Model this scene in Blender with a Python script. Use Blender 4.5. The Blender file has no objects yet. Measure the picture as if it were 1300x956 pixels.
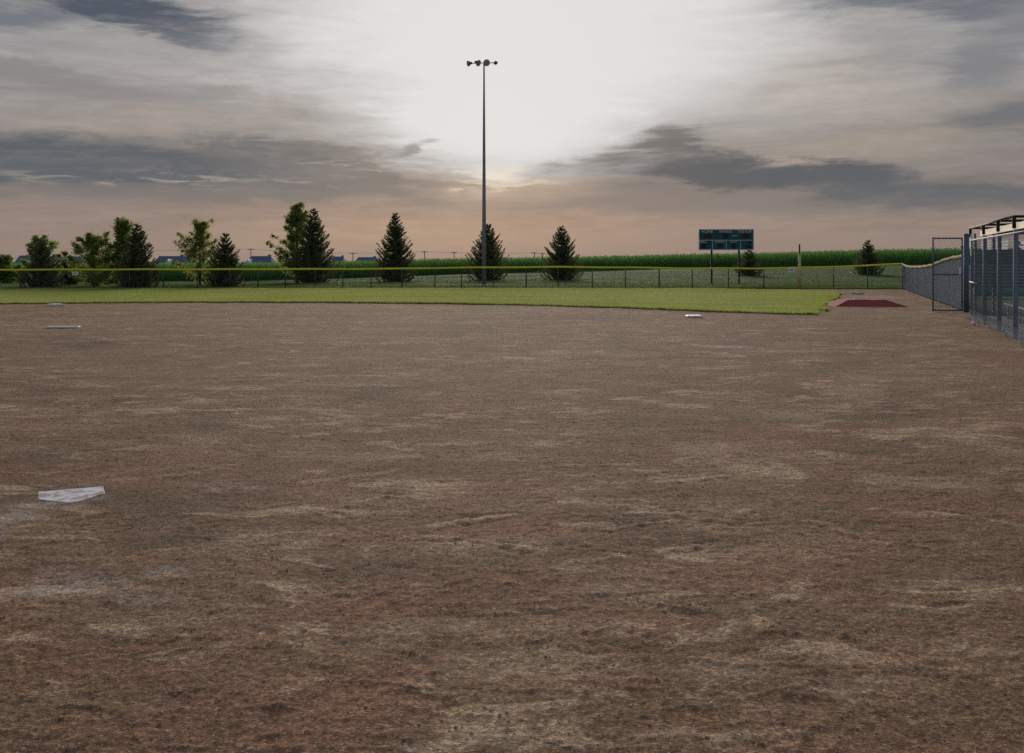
import bpy, math, random
import numpy as np

random.seed(11)
rng = np.random.default_rng(11)
R = math.radians
scene = bpy.context.scene
COL = scene.collection

H, F, HOR, CX = 1.7, 1300.0, 331.0, 650.0      # eye height, focal length, horizon row, centre column

def gp(px, py, z=0.0):
    Y = F * (H - z) / (py - HOR)
    return np.array([(px - CX) / F * Y, Y, z])

def at(px, Y, py):
    return np.array([(px - CX) / F * Y, Y, H - (py - HOR) * Y / F])

def zat(py, Y):
    return H - (py - HOR) * Y / F

# ------------------------------------------------------------------ helpers
def tag(o, label=None, cat=None, group=None, kind=None):
    if label: o['label'] = label
    if cat: o['category'] = cat
    if group: o['group'] = group
    if kind: o['kind'] = kind
    return o

def empty(name, loc, label, cat, group=None, rz=0.0):
    o = bpy.data.objects.new(name, None)
    COL.objects.link(o)
    o.location = loc
    o.rotation_euler = (0, 0, rz)
    o.empty_display_size = 0.2
    return tag(o, label, cat, group)

class MB:
    """collects shapes; build() links them as one mesh object"""
    def __init__(s):
        s.v, s.f = [], []
    def add(s, vs, fs):
        n = len(s.v)
        s.v.extend([tuple(map(float, p)) for p in vs])
        s.f.extend([tuple(i + n for i in f) for f in fs])
    def box(s, c, d, rz=0.0, bev=0.0):
        x, y, z = [k / 2 for k in d]
        ca, sa = math.cos(rz), math.sin(rz)
        if bev <= 0:
            pts = [(i * x, j * y, k * z) for k in (-1, 1) for i, j in ((-1, -1), (1, -1), (1, 1), (-1, 1))]
            fs = [(3, 2, 1, 0), (4, 5, 6, 7), (0, 1, 5, 4), (1, 2, 6, 5), (2, 3, 7, 6), (3, 0, 4, 7)]
        else:
            b = bev
            pts = []
            for zz, ins in ((-z, b), (-z + b, 0), (z - b, 0), (z, b)):
                xx, yy = x - ins, y - ins
                for i, j in ((-1, -1), (1, -1), (1, 1), (-1, 1)):
                    pts.append((i * xx, j * yy, zz))
            fs = [(3, 2, 1, 0), (12, 13, 14, 15)]
            for l in range(3):
                for k in range(4):
                    a = l * 4 + k; e = l * 4 + (k + 1) % 4
                    fs.append((a, e, e + 4, a + 4))
        s.add([(c[0] + p[0] * ca - p[1] * sa, c[1] + p[0] * sa + p[1] * ca, c[2] + p[2]) for p in pts], fs)
    def tube(s, pts, r, n=8, cap=True):
        pts = [np.array(p, float) for p in pts]
        rs = r if hasattr(r, '__len__') else [r] * len(pts)
        base = len(s.v)
        for i, p in enumerate(pts):
            d = pts[min(i + 1, len(pts) - 1)] - pts[max(i - 1, 0)]
            d = d / (np.linalg.norm(d) + 1e-9)
            up = np.array([0, 0, 1.0]) if abs(d[2]) < .9 else np.array([0, 1.0, 0])
            a = np.cross(d, up); a /= np.linalg.norm(a); b = np.cross(a, d)
            for k in range(n):
                t = 2 * math.pi * k / n
                s.v.append(tuple(p + rs[i] * (math.cos(t) * a + math.sin(t) * b)))
        for i in range(len(pts) - 1):
            for k in range(n):
                a0 = base + i * n + k; a1 = base + i * n + (k + 1) % n
                s.f.append((a0, a1, a1 + n, a0 + n))
        if cap:
            s.f.append(tuple(base + k for k in range(n))[::-1])
            e = base + (len(pts) - 1) * n
            s.f.append(tuple(e + k for k in range(n)))
    def lathe(s, prof, c=(0, 0, 0), n=16, M=None):
        base = len(s.v)
        for r, z in prof:
            for k in range(n):
                t = 2 * math.pi * k / n
                p = np.array([r * math.cos(t), r * math.sin(t), z])
                if M is not None: p = M @ p
                s.v.append((c[0] + p[0], c[1] + p[1], c[2] + p[2]))
        for i in range(len(prof) - 1):
            for k in range(n):
                a0 = base + i * n + k; a1 = base + i * n + (k + 1) % n
                s.f.append((a0, a1, a1 + n, a0 + n))
        s.f.append(tuple(base + k for k in range(n))[::-1])
        e = base + (len(prof) - 1) * n
        s.f.append(tuple(e + k for k in range(n)))
    def build(s, name, mat, parent=None, smooth=False, loc=None):
        me = bpy.data.meshes.new(name)
        me.from_pydata(s.v, [], s.f)
        me.materials.append(mat)
        if smooth:
            me.polygons.foreach_set('use_smooth', [True] * len(me.polygons))
        me.update()
        o = bpy.data.objects.new(name, me)
        COL.objects.link(o)
        if parent: o.parent = parent
        if loc is not None: o.location = loc
        return o

def np_mesh(name, verts, faces, mat, parent=None, smooth=False, attrs=None):
    """verts (n,3) array, faces (m,k) int array with constant k"""
    me = bpy.data.meshes.new(name)
    nv, (nf, k) = len(verts), faces.shape
    me.vertices.add(nv)
    me.vertices.foreach_set('co', np.ascontiguousarray(verts, dtype=np.float32).ravel())
    me.loops.add(nf * k)
    me.loops.foreach_set('vertex_index', np.ascontiguousarray(faces, dtype=np.int32).ravel())
    me.polygons.add(nf)
    me.polygons.foreach_set('loop_start', np.arange(0, nf * k, k, dtype=np.int32))
    me.polygons.foreach_set('loop_total', np.full(nf, k, dtype=np.int32))
    if smooth:
        me.polygons.foreach_set('use_smooth', np.ones(nf, dtype=bool))
    me.update(calc_edges=True)
    for an, av in (attrs or {}).items():
        a = me.attributes.new(an, 'FLOAT', 'POINT')
        a.data.foreach_set('value', np.ascontiguousarray(av, dtype=np.float32))
    me.materials.append(mat)
    o = bpy.data.objects.new(name, me)
    COL.objects.link(o)
    if parent: o.parent = parent
    return o

# numpy value noise
_T = rng.random((256, 256))
def vnoise(x, y, seed=0):
    x = x + seed * 17.31; y = y + seed * 9.77
    xi = np.floor(x).astype(int); yi = np.floor(y).astype(int)
    fx = x - xi; fy = y - yi
    fx = fx * fx * fx * (fx * (fx * 6 - 15) + 10); fy = fy * fy * fy * (fy * (fy * 6 - 15) + 10)
    a = _T[xi & 255, yi & 255]; b = _T[(xi + 1) & 255, yi & 255]
    c = _T[xi & 255, (yi + 1) & 255]; d = _T[(xi + 1) & 255, (yi + 1) & 255]
    return (a * (1 - fx) + b * fx) * (1 - fy) + (c * (1 - fx) + d * fx) * fy
def fbm(x, y, o=4, seed=0, g=.5):
    s = 0; a = 1; t = 0
    for i in range(o):
        s = s + a * vnoise(x * 2 ** i, y * 2 ** i, seed + i * 3); t += a; a *= g
    return s / t
def sstep(a, b, x):
    t = np.clip((x - a) / (b - a), 0, 1)
    return t * t * (3 - 2 * t)

# ------------------------------------------------------------------ materials
def srgb(r, g, b):
    f = lambda c: (c / 255 / 12.92) if c / 255 <= .04045 else ((c / 255 + .055) / 1.055) ** 2.4
    return (f(r), f(g), f(b), 1)

class NT:
    """small node-tree writer"""
    def __init__(s, tree):
        s.t = tree; s.n = tree.nodes; s.l = tree.links
    def new(s, ty, **kw):
        n = s.n.new(ty)
        for k, v in kw.items(): setattr(n, k, v)
        return n
    def set(s, sock, v):
        if isinstance(v, bpy.types.NodeSocket): s.l.new(v, sock)
        elif v is not None: sock.default_value = v
    def m(s, op, a, b=None, c=None, clamp=False):
        n = s.new('ShaderNodeMath', operation=op, use_clamp=clamp)
        s.set(n.inputs[0], a); s.set(n.inputs[1], b)
        if c is not None: s.set(n.inputs[2], c)
        return n.outputs[0]
    def mix(s, f, a, b, blend='MIX'):
        n = s.new('ShaderNodeMix', data_type='RGBA', blend_type=blend)
        s.set(n.inputs[0], f); s.set(n.inputs[6], a); s.set(n.inputs[7], b)
        return n.outputs[2]
    def comb(s, x, y, z):
        n = s.new('ShaderNodeCombineXYZ')
        s.set(n.inputs[0], x); s.set(n.inputs[1], y); s.set(n.inputs[2], z)
        return n.outputs[0]
    def sep(s, v):
        n = s.new('ShaderNodeSeparateXYZ'); s.l.new(v, n.inputs[0]); return n.outputs
    def noise(s, vec, scale, detail=4, rough=.55, dist=0.0, col=False):
        n = s.new('ShaderNodeTexNoise')
        s.set(n.inputs['Vector'], vec); n.inputs['Scale'].default_value = scale
        n.inputs['Detail'].default_value = detail; n.inputs['Roughness'].default_value = rough
        n.inputs['Distortion'].default_value = dist
        return n.outputs['Color' if col else 'Fac']
    def ss(s, a, b, x):
        n = s.new('ShaderNodeMapRange', interpolation_type='SMOOTHSTEP')
        s.set(n.inputs[0], x); s.set(n.inputs[1], a); s.set(n.inputs[2], b)
        return n.outputs[0]
    def attr(s, name):
        return s.new('ShaderNodeAttribute', attribute_name=name).outputs['Fac']
    def ramp(s, f, stops):
        n = s.new('ShaderNodeValToRGB')
        e = n.color_ramp.elements
        while len(e) < len(stops): e.new(.5)
        for i, (p, c) in enumerate(stops):
            e[i].position = p; e[i].color = c
        s.set(n.inputs[0], f)
        return n.outputs[0]

def new_mat(name):
    m = bpy.data.materials.new(name); m.use_nodes = True
    nt = NT(m.node_tree)
    return m, nt, m.node_tree.nodes['Principled BSDF']

def simple(name, col, rough=.6, metal=0.0, var=.18, scale=6.0, dirt=None, spec=.3, cover=(.52, .72, .6)):
    """paint / metal / wood with uneven tone, some grime and slight bump"""
    m, nt, b = new_mat(name)
    co = nt.new('ShaderNodeTexCoord').outputs['Object']
    n1 = nt.noise(co, scale, 5, .6)
    n2 = nt.noise(co, scale * 9, 3, .6)
    f = nt.m('ADD', nt.m('MULTIPLY', n1, .7), nt.m('MULTIPLY', n2, .3))
    lo = tuple(c * (1 - var) for c in col[:3]) + (1,)
    hi = tuple(min(1, c * (1 + var)) for c in col[:3]) + (1,)
    c = nt.ramp(f, [(.3, lo), (.7, hi)])
    if dirt:
        d = nt.ss(cover[0], cover[1], nt.noise(co, scale * .6, 6, .68, .5))
        c = nt.mix(nt.m('MULTIPLY', d, cover[2]), c, dirt)
    nt.l.new(c, b.inputs['Base Color'])
    nt.l.new(nt.m('ADD', rough - .1, nt.m('MULTIPLY', n1, .2)), b.inputs['Roughness'])
    b.inputs['Metallic'].default_value = metal
    b.inputs['Specular IOR Level'].default_value = spec
    bu = nt.new('ShaderNodeBump'); bu.inputs['Strength'].default_value = .15; bu.inputs['Distance'].default_value = .01
    nt.l.new(n2, bu.inputs['Height']); nt.l.new(bu.outputs[0], b.inputs['Normal'])
    return m

def leafy(name, c1, c2, trans=.45, scale=.9, tcol=None, c3=None):
    """foliage: diffuse plus light through the leaf, tone by clump"""
    m = bpy.data.materials.new(name); m.use_nodes = True
    nt = NT(m.node_tree); nt.n.clear()
    co = nt.new('ShaderNodeTexCoord').outputs['Object']
    rnd = nt.attr('tone')
    f = nt.m('ADD', nt.m('MULTIPLY', nt.noise(co, scale, 3, .6), .6), nt.m('MULTIPLY', rnd, .4))
    c = nt.ramp(f, [(.3, c1), (.7, c2)])
    if c3: c = nt.mix(nt.ss(.86, .97, rnd), c, c3)
    d = nt.new('ShaderNodeBsdfDiffuse'); nt.l.new(c, d.inputs[0])
    t = nt.new('ShaderNodeBsdfTranslucent')
    tc = nt.mix(.5, c, tcol) if tcol else c
    nt.l.new(tc, t.inputs[0])
    g = nt.new('ShaderNodeBsdfGlossy'); g.inputs['Roughness'].default_value = .5; g.inputs[0].default_value = (.5, .5, .5, 1)
    x = nt.new('ShaderNodeMixShader'); x.inputs[0].default_value = trans
    nt.l.new(d.outputs[0], x.inputs[1]); nt.l.new(t.outputs[0], x.inputs[2])
    y = nt.new('ShaderNodeMixShader'); y.inputs[0].default_value = .008
    nt.l.new(x.outputs[0], y.inputs[1]); nt.l.new(g.outputs[0], y.inputs[2])
    o = nt.new('ShaderNodeOutputMaterial'); nt.l.new(y.outputs[0], o.inputs[0])
    return m

def dirt_material():
    m, nt, b = new_mat('infield clay')
    co = nt.new('ShaderNodeTexCoord').outputs['Object']
    mp = nt.new('ShaderNodeMapping'); nt.l.new(co, mp.inputs[0]); mp.inputs['Scale'].default_value = (.62, 1.0, 1)
    mp.inputs['Rotation'].default_value = (0, 0, R(7))
    st = mp.outputs[0]                                    # drag marks run across the infield
    big = nt.noise(co, .22, 4, .6, .4)
    mid = nt.noise(st, 1.3, 7, .66, .6)
    red = nt.noise(st, .8, 5, .6, .8)
    crust = nt.noise(st, 2.6, 9, .66, .9)
    crust2 = nt.noise(st, .55, 8, .7, .6)
    damp = nt.noise(st, 3.1, 8, .68, .8)
    grain = nt.noise(co, 95, 3, .7)
    grain2 = nt.noise(co, 26, 4, .7)
    c = nt.ramp(nt.m('ADD', nt.m('MULTIPLY', mid, .7), nt.m('MULTIPLY', big, .3)),
                [(.32, (.135, .079, .048, 1)), (.5, (.205, .124, .076, 1)), (.68, (.30, .190, .120, 1))])
    c = nt.mix(nt.m('MULTIPLY', nt.ss(.44, .66, red), .55), c, (.265, .128, .080, 1))
    cr = nt.m('MULTIPLY', nt.ss(.515, .60, crust), nt.ss(.43, .56, crust2))
    c = nt.mix(nt.m('MULTIPLY', cr, .72), c, (.46, .33, .222, 1))
    c = nt.mix(nt.m('MULTIPLY', nt.ss(.56, .68, damp), .40), c, (.085, .052, .036, 1))
    c = nt.mix(nt.m('MULTIPLY', nt.attr('scuff'), .92), c, (.44, .31, .208, 1))
    c = nt.mix(nt.m('MULTIPLY', nt.attr('moist'), .7), c, (.075, .047, .033, 1))
    ch = nt.m('MULTIPLY', nt.attr('chalk'), nt.ss(.32, .66, nt.noise(st, 9, 7, .7)))
    c = nt.mix(nt.m('MULTIPLY', ch, .75), c, (.50, .47, .45, 1))
    dash = nt.noise(nt.comb(nt.m('MULTIPLY', nt.sep(st)[0], .9), nt.m('MULTIPLY', nt.sep(st)[1], 2.0), 3.3), 5.5, 7, .68, .7)
    fleck = nt.noise(co, 150, 2, .6)
    peb = nt.new('ShaderNodeTexVoronoi'); nt.l.new(co, peb.inputs['Vector']); peb.inputs['Scale'].default_value = 62; peb.inputs['Randomness'].default_value = 1.0
    pebt = nt.sep(peb.outputs['Color'])[1]
    clump = nt.ss(.40, .62, nt.noise(co, 10, 6, .72, .5))
    gg = nt.m('ADD', nt.m('ADD', nt.m('MULTIPLY', nt.ss(.36, .64, grain), .56), nt.m('MULTIPLY', nt.ss(.32, .68, grain2), .40)), nt.m('MULTIPLY', nt.ss(.3, .7, fleck), .26))
    gg = nt.m('ADD', gg, nt.m('MULTIPLY', nt.ss(.36, .64, dash), .30))
    gg = nt.m('ADD', gg, nt.m('ADD', nt.m('MULTIPLY', nt.m('MULTIPLY', pebt, nt.m('MULTIPLY', pebt, pebt)), 1.15), nt.m('MULTIPLY', clump, .34)))
    k = nt.m('ADD', .12, nt.m('MULTIPLY', gg, .86))
    kk = nt.comb(k, k, k)
    c = nt.mix(1.0, c, kk, 'MULTIPLY')
    vo = nt.new('ShaderNodeTexVoronoi'); nt.l.new(co, vo.inputs['Vector']); vo.inputs['Scale'].default_value = 48
    sp = nt.m('MULTIPLY', nt.ss(.24, .12, vo.outputs['Distance']), nt.ss(.66, .74, nt.sep(vo.outputs['Color'])[0]))
    c = nt.mix(nt.m('MULTIPLY', sp, .75), c, (.62, .52, .42, 1))
    nt.l.new(c, b.inputs['Base Color'])
    b.inputs['Roughness'].default_value = .95
    b.inputs['Specular IOR Level'].default_value = .08
    hgt = nt.m('ADD', nt.m('ADD', nt.m('MULTIPLY', grain, .65), nt.m('MULTIPLY', grain2, .65)), nt.m('ADD', nt.m('MULTIPLY', crust, .35), nt.m('MULTIPLY', pebt, .26)))
    bu = nt.new('ShaderNodeBump'); bu.inputs['Strength'].default_value = 1.0; bu.inputs['Distance'].default_value = .018
    nt.l.new(hgt, bu.inputs['Height']); nt.l.new(bu.outputs[0], b.inputs['Normal'])
    return m

def turf_material(name, c1, c2, c3):
    m, nt, b = new_mat(name)
    co = nt.new('ShaderNodeTexCoord').outputs['Object']
    a = nt.noise(co, .25, 5, .6, .4); e = nt.noise(co, 3.0, 5, .65)
    c = nt.ramp(nt.m('ADD', nt.m('MULTIPLY', a, .6), nt.m('MULTIPLY', e, .4)), [(.35, c1), (.5, c2), (.65, c3)])
    nt.l.new(c, b.inputs['Base Color'])
    b.inputs['Roughness'].default_value = .9; b.inputs['Specular IOR Level'].default_value = .05
    bu = nt.new('ShaderNodeBump'); bu.inputs['Strength'].default_value = .8; bu.inputs['Distance'].default_value = .05
    nt.l.new(nt.noise(co, 14, 4, .7), bu.inputs['Height']); nt.l.new(bu.outputs[0], b.inputs['Normal'])
    return m

def thin_white(name):
    m = bpy.data.materials.new(name); m.use_nodes = True
    nt = NT(m.node_tree); nt.n.clear()
    co = nt.new('ShaderNodeTexCoord').outputs['Object']
    c = nt.ramp(nt.noise(co, 5, 5, .6), [(.3, (.66, .66, .70, 1)), (.7, (.84, .83, .85, 1))])
    d = nt.new('ShaderNodeBsdfDiffuse'); nt.l.new(c, d.inputs[0])
    t = nt.new('ShaderNodeBsdfTranslucent'); nt.l.new(c, t.inputs[0])
    x = nt.new('ShaderNodeMixShader'); x.inputs[0].default_value = .6
    nt.l.new(d.outputs[0], x.inputs[1]); nt.l.new(t.outputs[0], x.inputs[2])
    o = nt.new('ShaderNodeOutputMaterial'); nt.l.new(x.outputs[0], o.inputs[0])
    return m

M = {
    'thin_white': thin_white('thin white sheet'),
    'dirt': dirt_material(),
    'turf': turf_material('lawn turf', (.17, .19, .06, 1), (.23, .245, .08, 1), (.29, .285, .11, 1)),
    'rough_turf': turf_material('rough turf', (.05, .085, .028, 1), (.075, .12, .038, 1), (.12, .16, .05, 1)),
    'grass': leafy('lawn blades', (.25, .31, .085, 1), (.47, .48, .155, 1), .5, .35, (.40, .46, .12, 1), (.48, .43, .21, 1)),
    'rough_grass': leafy('rough blades', (.075, .13, .035, 1), (.13, .195, .05, 1), .35, .3, (.12, .18, .04, 1)),
    'needles': leafy('spruce needles', (.085, .115, .058, 1), (.19, .22, .11, 1), .38, 1.2, (.16, .15, .07, 1)),
    'leaves': leafy('tree leaves', (.12, .17, .05, 1), (.25, .29, .085, 1), .6, .8, (.36, .40, .10, 1)),
    'lime_leaves': leafy('bush leaves', (.11, .17, .035, 1), (.22, .28, .06, 1), .5, .8, (.17, .23, .04, 1)),
    'dark_leaves': leafy('hedge leaves', (.05, .085, .035, 1), (.10, .15, .05, 1), .35, .8, (.10, .15, .04, 1)),
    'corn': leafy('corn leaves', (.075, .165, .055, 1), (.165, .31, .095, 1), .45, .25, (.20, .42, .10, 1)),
    'corn_top': turf_material('corn canopy', (.07, .15, .045, 1), (.11, .22, .06, 1), (.15, .26, .08, 1)),
    'bark': simple('bark', (.085, .06, .045), .9, 0, .35, 9),
    'wire': simple('vinyl coated wire', (.035, .055, .06), .5, 0, .15, 3),
    'post': simple('green grey fence post', (.05, .085, .088), .5, .2, .2, 4),
    'cap': simple('yellow fence cap', (.74, .70, .06), .9, 0, .1, 2, (.55, .50, .09, 1), 0.0),
    'cap_faded': simple('sun faded fence cap', (.60, .52, .32), .95, 0, .1, 2, (.45, .38, .22, 1), 0.0),
    'slat': simple('slate privacy slat', (.088, .125, .19), .9, 0, .3, 3, (.05, .06, .08, 1)),
    'frame_blue': simple('dark coated steel', (.11, .14, .195), .7, .0, .2, 5),
    'black': simple('black steel tube', (.016, .017, .02), .75, .0, .2, 5),
    'galv': simple('galvanised steel', (.30, .31, .33), .7, .1, .2, 3),
    'galv_dark': simple('weathered pole steel', (.25, .27, .31), .7, .15, .25, 1.5),
    'lamp': simple('lamp housing', (.20, .105, .06), .5, .3, .2, 6),
    'lens': simple('lamp glass', (.35, .30, .25), .2, 0, .1, 6),
    'white': simple('scuffed white rubber', (.80, .80, .80), .6, 0, .06, 8, (.36, .28, .22, 1)),
    'plate_white': simple('dirt stained white rubber', (.70, .72, .78), .8, 0, .15, 14, (.30, .205, .14, 1), .1, (.41, .63, .9)),
    'sign': simple('white sign face', (.78, .79, .82), .5, 0, .05, 4),
    'sign_ink': simple('blue sign ink', (.09, .13, .36), .5, 0, .1, 4),
    'maroon': simple('maroon mound turf', (.33, .055, .05), .9, 0, .3, 16, (.20, .09, .075, 1)),
    'maroon_paint': simple('maroon fascia', (.10, .03, .045), .6, 0, .15, 3),
    'cream': simple('cream trim', (.68, .55, .36), .6, 0, .12, 2, (.5, .38, .25, 1)),
    'wire_grey': simple('grey fence wire', (.27, .31, .36), .7, 0, .12, 3),
    'roof_dark': simple('roof metal', (.10, .10, .11), .6, .2, .15, 2),
    'board_green': simple('scoreboard green', (.012, .085, .095), .5, 0, .15, 3),
    'board_trim': simple('pale scoreboard trim', (.36, .46, .50), .5, .1, .1, 3),
    'board_black': simple('dark score window', (.012, .012, .016), .3, 0, .1, 3),
    'board_red': simple('unlit red digit window', (.045, .014, .02), .3, 0, .1, 3),
    'board_text': simple('dull scoreboard lettering', (.75, .68, .6), .6, 0, .1, 3),
    'post_dark': simple('dark brown post', (.03, .022, .02), .7, .1, .2, 4),
    'pole_yellow': simple('foul pole yellow', (.55, .44, .22), .55, 0, .12, 3),
    'concrete': simple('concrete slab', (.28, .25, .23), .9, 0, .15, 4),
    'tarp': simple('green tarp', (.035, .23, .12), .6, 0, .15, 2),
    'house_wall': simple('house siding', (.30, .34, .42), .7, 0, .1, .6),
    'house_wall2': simple('slate siding', (.17, .22, .31), .7, 0, .1, .6),
    'house_roof': simple('hazed blue grey shingles', (.12, .15, .205), .9, 0, .2, .8),  # blue grey roof, lightened further: distance haze put into the colour
    'glass': simple('dark window glass', (.03, .035, .045), .15, 0, .1, 2),
    'wood': simple('weathered wood pole', (.10, .08, .065), .9, 0, .25, 2),
    'clod': simple('dirt clod', (.42, .30, .22), 1.0, 0, .35, 40, None, 0.0),
    'leather': simple('baseball leather', (.82, .80, .76), .6, 0, .05, 20),
    'stitch': simple('red stitching', (.4, .04, .04), .7, 0, .1, 20),
    'yellow_tag': simple('pale yellow plastic', (.75, .70, .25), .5, 0, .08, 6),
}

# ------------------------------------------------------------------ terrain
CORN_Y = 133.0
_cx = np.array([-140, -66, -35.8, -5.1, 9.2, 25.6, 35.8, 51, 66, 140])
_cz = np.array([-1.2, -1.0, -.96, -.04, .37, .78, .88, 1.19, 1.3, 1.5])
_ch = np.array([2.2, 2.2, 2.2, 1.92, 1.68, 1.66, 1.74, 1.92, 1.95, 2.0])
FENCE_PX = [(-420, 367.5), (-60, 367.3), (200, 367), (600, 366.3), (860, 366.8), (1015, 366.8), (1146, 367)]
FENCE_TOP = [(-420, 344), (0, 342.6), (300, 342), (480, 341.5), (600, 339.8), (712, 339), (800, 339.8), (870, 340.8), (960, 341), (1040, 339.6), (1100, 337.2), (1146, 335)]
def fence_y(px): return float(np.interp(px, [a for a, _ in FENCE_PX], [F * H / (b - HOR) for _, b in FENCE_PX]))
CORNER = np.array([(1146 - CX) / F * fence_y(1146), fence_y(1146), 0])
GATEPOST = gp(1226, 396.2)
SIDE_DIR = (CORNER - GATEPOST) / np.linalg.norm(CORNER - GATEPOST)

def terrain(x, y):
    x = np.asarray(x, float); y = np.asarray(y, float)
    cb = np.interp(x, _cx, _cz)
    z = cb * sstep(66, CORN_Y, y)
    far = sstep(215, 270, y) * (1 - sstep(10, 60, x))
    z = z * (1 - far) + far * (-3.2)
    return z

# ------------------------------------------------------------------ ground sheet
ys = np.concatenate([np.linspace(-40, 12, 14), np.linspace(14, 60, 24), np.linspace(61.5, 140, 60), np.linspace(146, 330, 40), np.geomspace(350, 6000, 24)])
xs = np.concatenate([-np.geomspace(4000, 130, 20), np.linspace(-120, 120, 121), np.geomspace(130, 4000, 20)])
gx, gy = np.meshgrid(xs, ys)
inside = (gy < 60.2)
gz = terrain(gx, gy) + np.where(inside, -.07, 0) + np.where(gy > 64, (fbm(gx * .12, gy * .12, 3, 5) - .5) * .22, 0)
nx, ny = len(xs), len(ys)
idx = np.arange(nx * ny).reshape(ny, nx)
fc = np.stack([idx[:-1, :-1], idx[:-1, 1:], idx[1:, 1:], idx[1:, :-1]], -1).reshape(-1, 4)
tag(np_mesh('ground', np.stack([gx, gy, gz], -1).reshape(-1, 3), fc, M['rough_turf'], smooth=True), kind='structure')

# ------------------------------------------------------------------ infield dirt with real relief
PLATE = gp(91, 630); RUBBER = gp(81, 416.5); SECOND = gp(70, 388.5); FIRST = gp(881, 403)
ROWS = np.geomspace(2.1, 62.0, 900)
TS = np.concatenate([np.linspace(-1.5, -.62, 90, endpoint=False), np.linspace(-.62, .62, 780), np.linspace(.625, 1.3, 60)])
TT, YY = np.meshgrid(TS, ROWS)
XX = TT * YY
def relief(x, y):
    z = (fbm(x * .3, y * .3, 3, 1) - .5) * .03
    z = z + (fbm(x * 2.0 + fbm(x * 1.1, y * 1.1, 2, 40), y * 3.6, 5, 2, .55) - .5) * .007
    z = z + (fbm(x * 11, y * 14, 3, 7, .6) - .5) * .006
    z = z + (fbm(x * 34, y * 34, 2, 9, .6) - .5) * .007
    rid = 1 - np.abs(2 * fbm(x * .9, y * 2.6, 4, 14) - 1)
    z = z + sstep(.93, 1.0, rid) * .004
    return z
ZZ = relief(XX, YY)
scuff = np.zeros_like(ZZ); chalk = np.zeros_like(ZZ); moist = np.zeros_like(ZZ)
def seg_dist(x, y, a, b):
    d = b[:2] - a[:2]; L = d @ d
    t = np.clip(((x - a[0]) * d[0] + (y - a[1]) * d[1]) / L, 0, 1)
    return np.hypot(x - a[0] - t * d[0], y - a[1] - t * d[1]), t
# cleat drags and raised ridges of loose soil
for pts, w, s in [([(548, 668), (590, 660), (655, 652)], .035, 1), ([(520, 681), (585, 682), (640, 692), (668, 697)], .035, 1),
                  ([(768, 671), (810, 665), (856, 661)], .03, .9), ([(1190, 651), (1245, 658), (1305, 668)], .045, .9),
                  ([(840, 700), (880, 693), (925, 690)], .03, .7), ([(1040, 662), (1085, 678), (1120, 690)], .03, .6),
                  ([(445, 640), (490, 630), (540, 628)], .04, .6), ([(840, 612), (895, 607), (920, 604)], .04, .8),
                  ([(800, 650), (860, 652), (925, 660)], .035, .7), ([(955, 664), (1000, 660), (1030, 660)], .03, .5),
                  ([(390, 612), (440, 606), (500, 597)], .05, .6), ([(150, 610), (210, 606), (300, 590)], .06, .35)]:
    pp = [gp(*q) for q in pts]
    for a, b in zip(pp[:-1], pp[1:]):
        d, t = seg_dist(XX, YY, a, b)
        d = d + (fbm(XX * 6, YY * 6, 3, 21) - .5) * .10
        k = np.exp(-(d / w) ** 2) * (.45 + .8 * fbm(XX * 5, YY * 5, 2, 77))
        scuff = np.maximum(scuff, np.clip(k * s, 0, 1)); ZZ = ZZ + .006 * s * np.exp(-(d / (w * .9)) ** 2) - .004 * s * np.exp(-((d - w * 2.2) / (w * .8)) ** 2)
def blob(px, py, rx, ry, seed):
    c = gp(px, py)
    rY = c[1] * ry / (py - HOR); rX = rx * c[1] / F
    d = np.hypot((XX - c[0]) / rX, (YY - c[1]) / rY) + (fbm(XX * 2.2, YY * 2.2, 6, seed, .62) - .5) * 2.4
    return np.clip(1.2 - d, 0, 1)
for px, py, rx, ry, s in [(950, 595, 85, 12, .6), (1180, 612, 60, 12, .5), (1245, 560, 40, 22, .45), (1090, 500, 60, 14, .45), (990, 525, 60, 8, .4),
                          (480, 800, 60, 22, .45), (700, 845, 130, 16, .5), (920, 848, 80, 18, .5), (620, 690, 90, 10, .45), (450, 640, 60, 18, .5), (930, 570, 60, 14, .5),
                          (1080, 478, 40, 6, .5), (560, 615, 60, 6, .5), (240, 560, 50, 12, .35), (300, 690, 50, 20, .3), (850, 430, 60, 4, .35), (760, 448, 80, 6, .3)]:
    scuff = np.maximum(scuff, blob(px, py, rx, ry, int(px)) * s)
for px, py, rx, ry, s in [(20, 655, 45, 34, .9), (90, 735, 80, 20, .6), (180, 760, 60, 12, .4), (60, 640, 50, 9, .5), (200, 725, 40, 8, .5), (930, 440, 55, 2.6, 1.0), (1005, 446, 45, 2.2, .5), (950, 452, 14, 1.2, .8),
                          (1165, 452, 16, 1.3, .6), (1115, 377.2, 26, 1.2, .9), (1120, 371, 9, .8, .8), (125, 632, 26, 7, .5), (300, 618, 60, 5, .4)]:
    chalk = np.maximum(chalk, blob(px, py, rx, ry, int(px) + 3) * s)
for px, py, rx, ry, s in [(120, 437, 45, 5, .9), (70, 430, 50, 4, .5), (150, 507, 18, 4, .9), (230, 650, 60, 18, .5), (300, 630, 60, 14, .5), (740, 402, 80, 5, .6), (60, 500, 60, 9, .4), (200, 690, 90, 12, .5),
                          (760, 760, 40, 8, .6), (1190, 690, 30, 6, .6), (560, 780, 50, 8, .5), (930, 690, 40, 6, .4), (1100, 750, 40, 6, .5), (160, 740, 70, 5, .5), (60, 590, 90, 20, .3)]:
    moist = np.maximum(moist, blob(px, py, rx, ry, int(px) + 9) * s)
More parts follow.
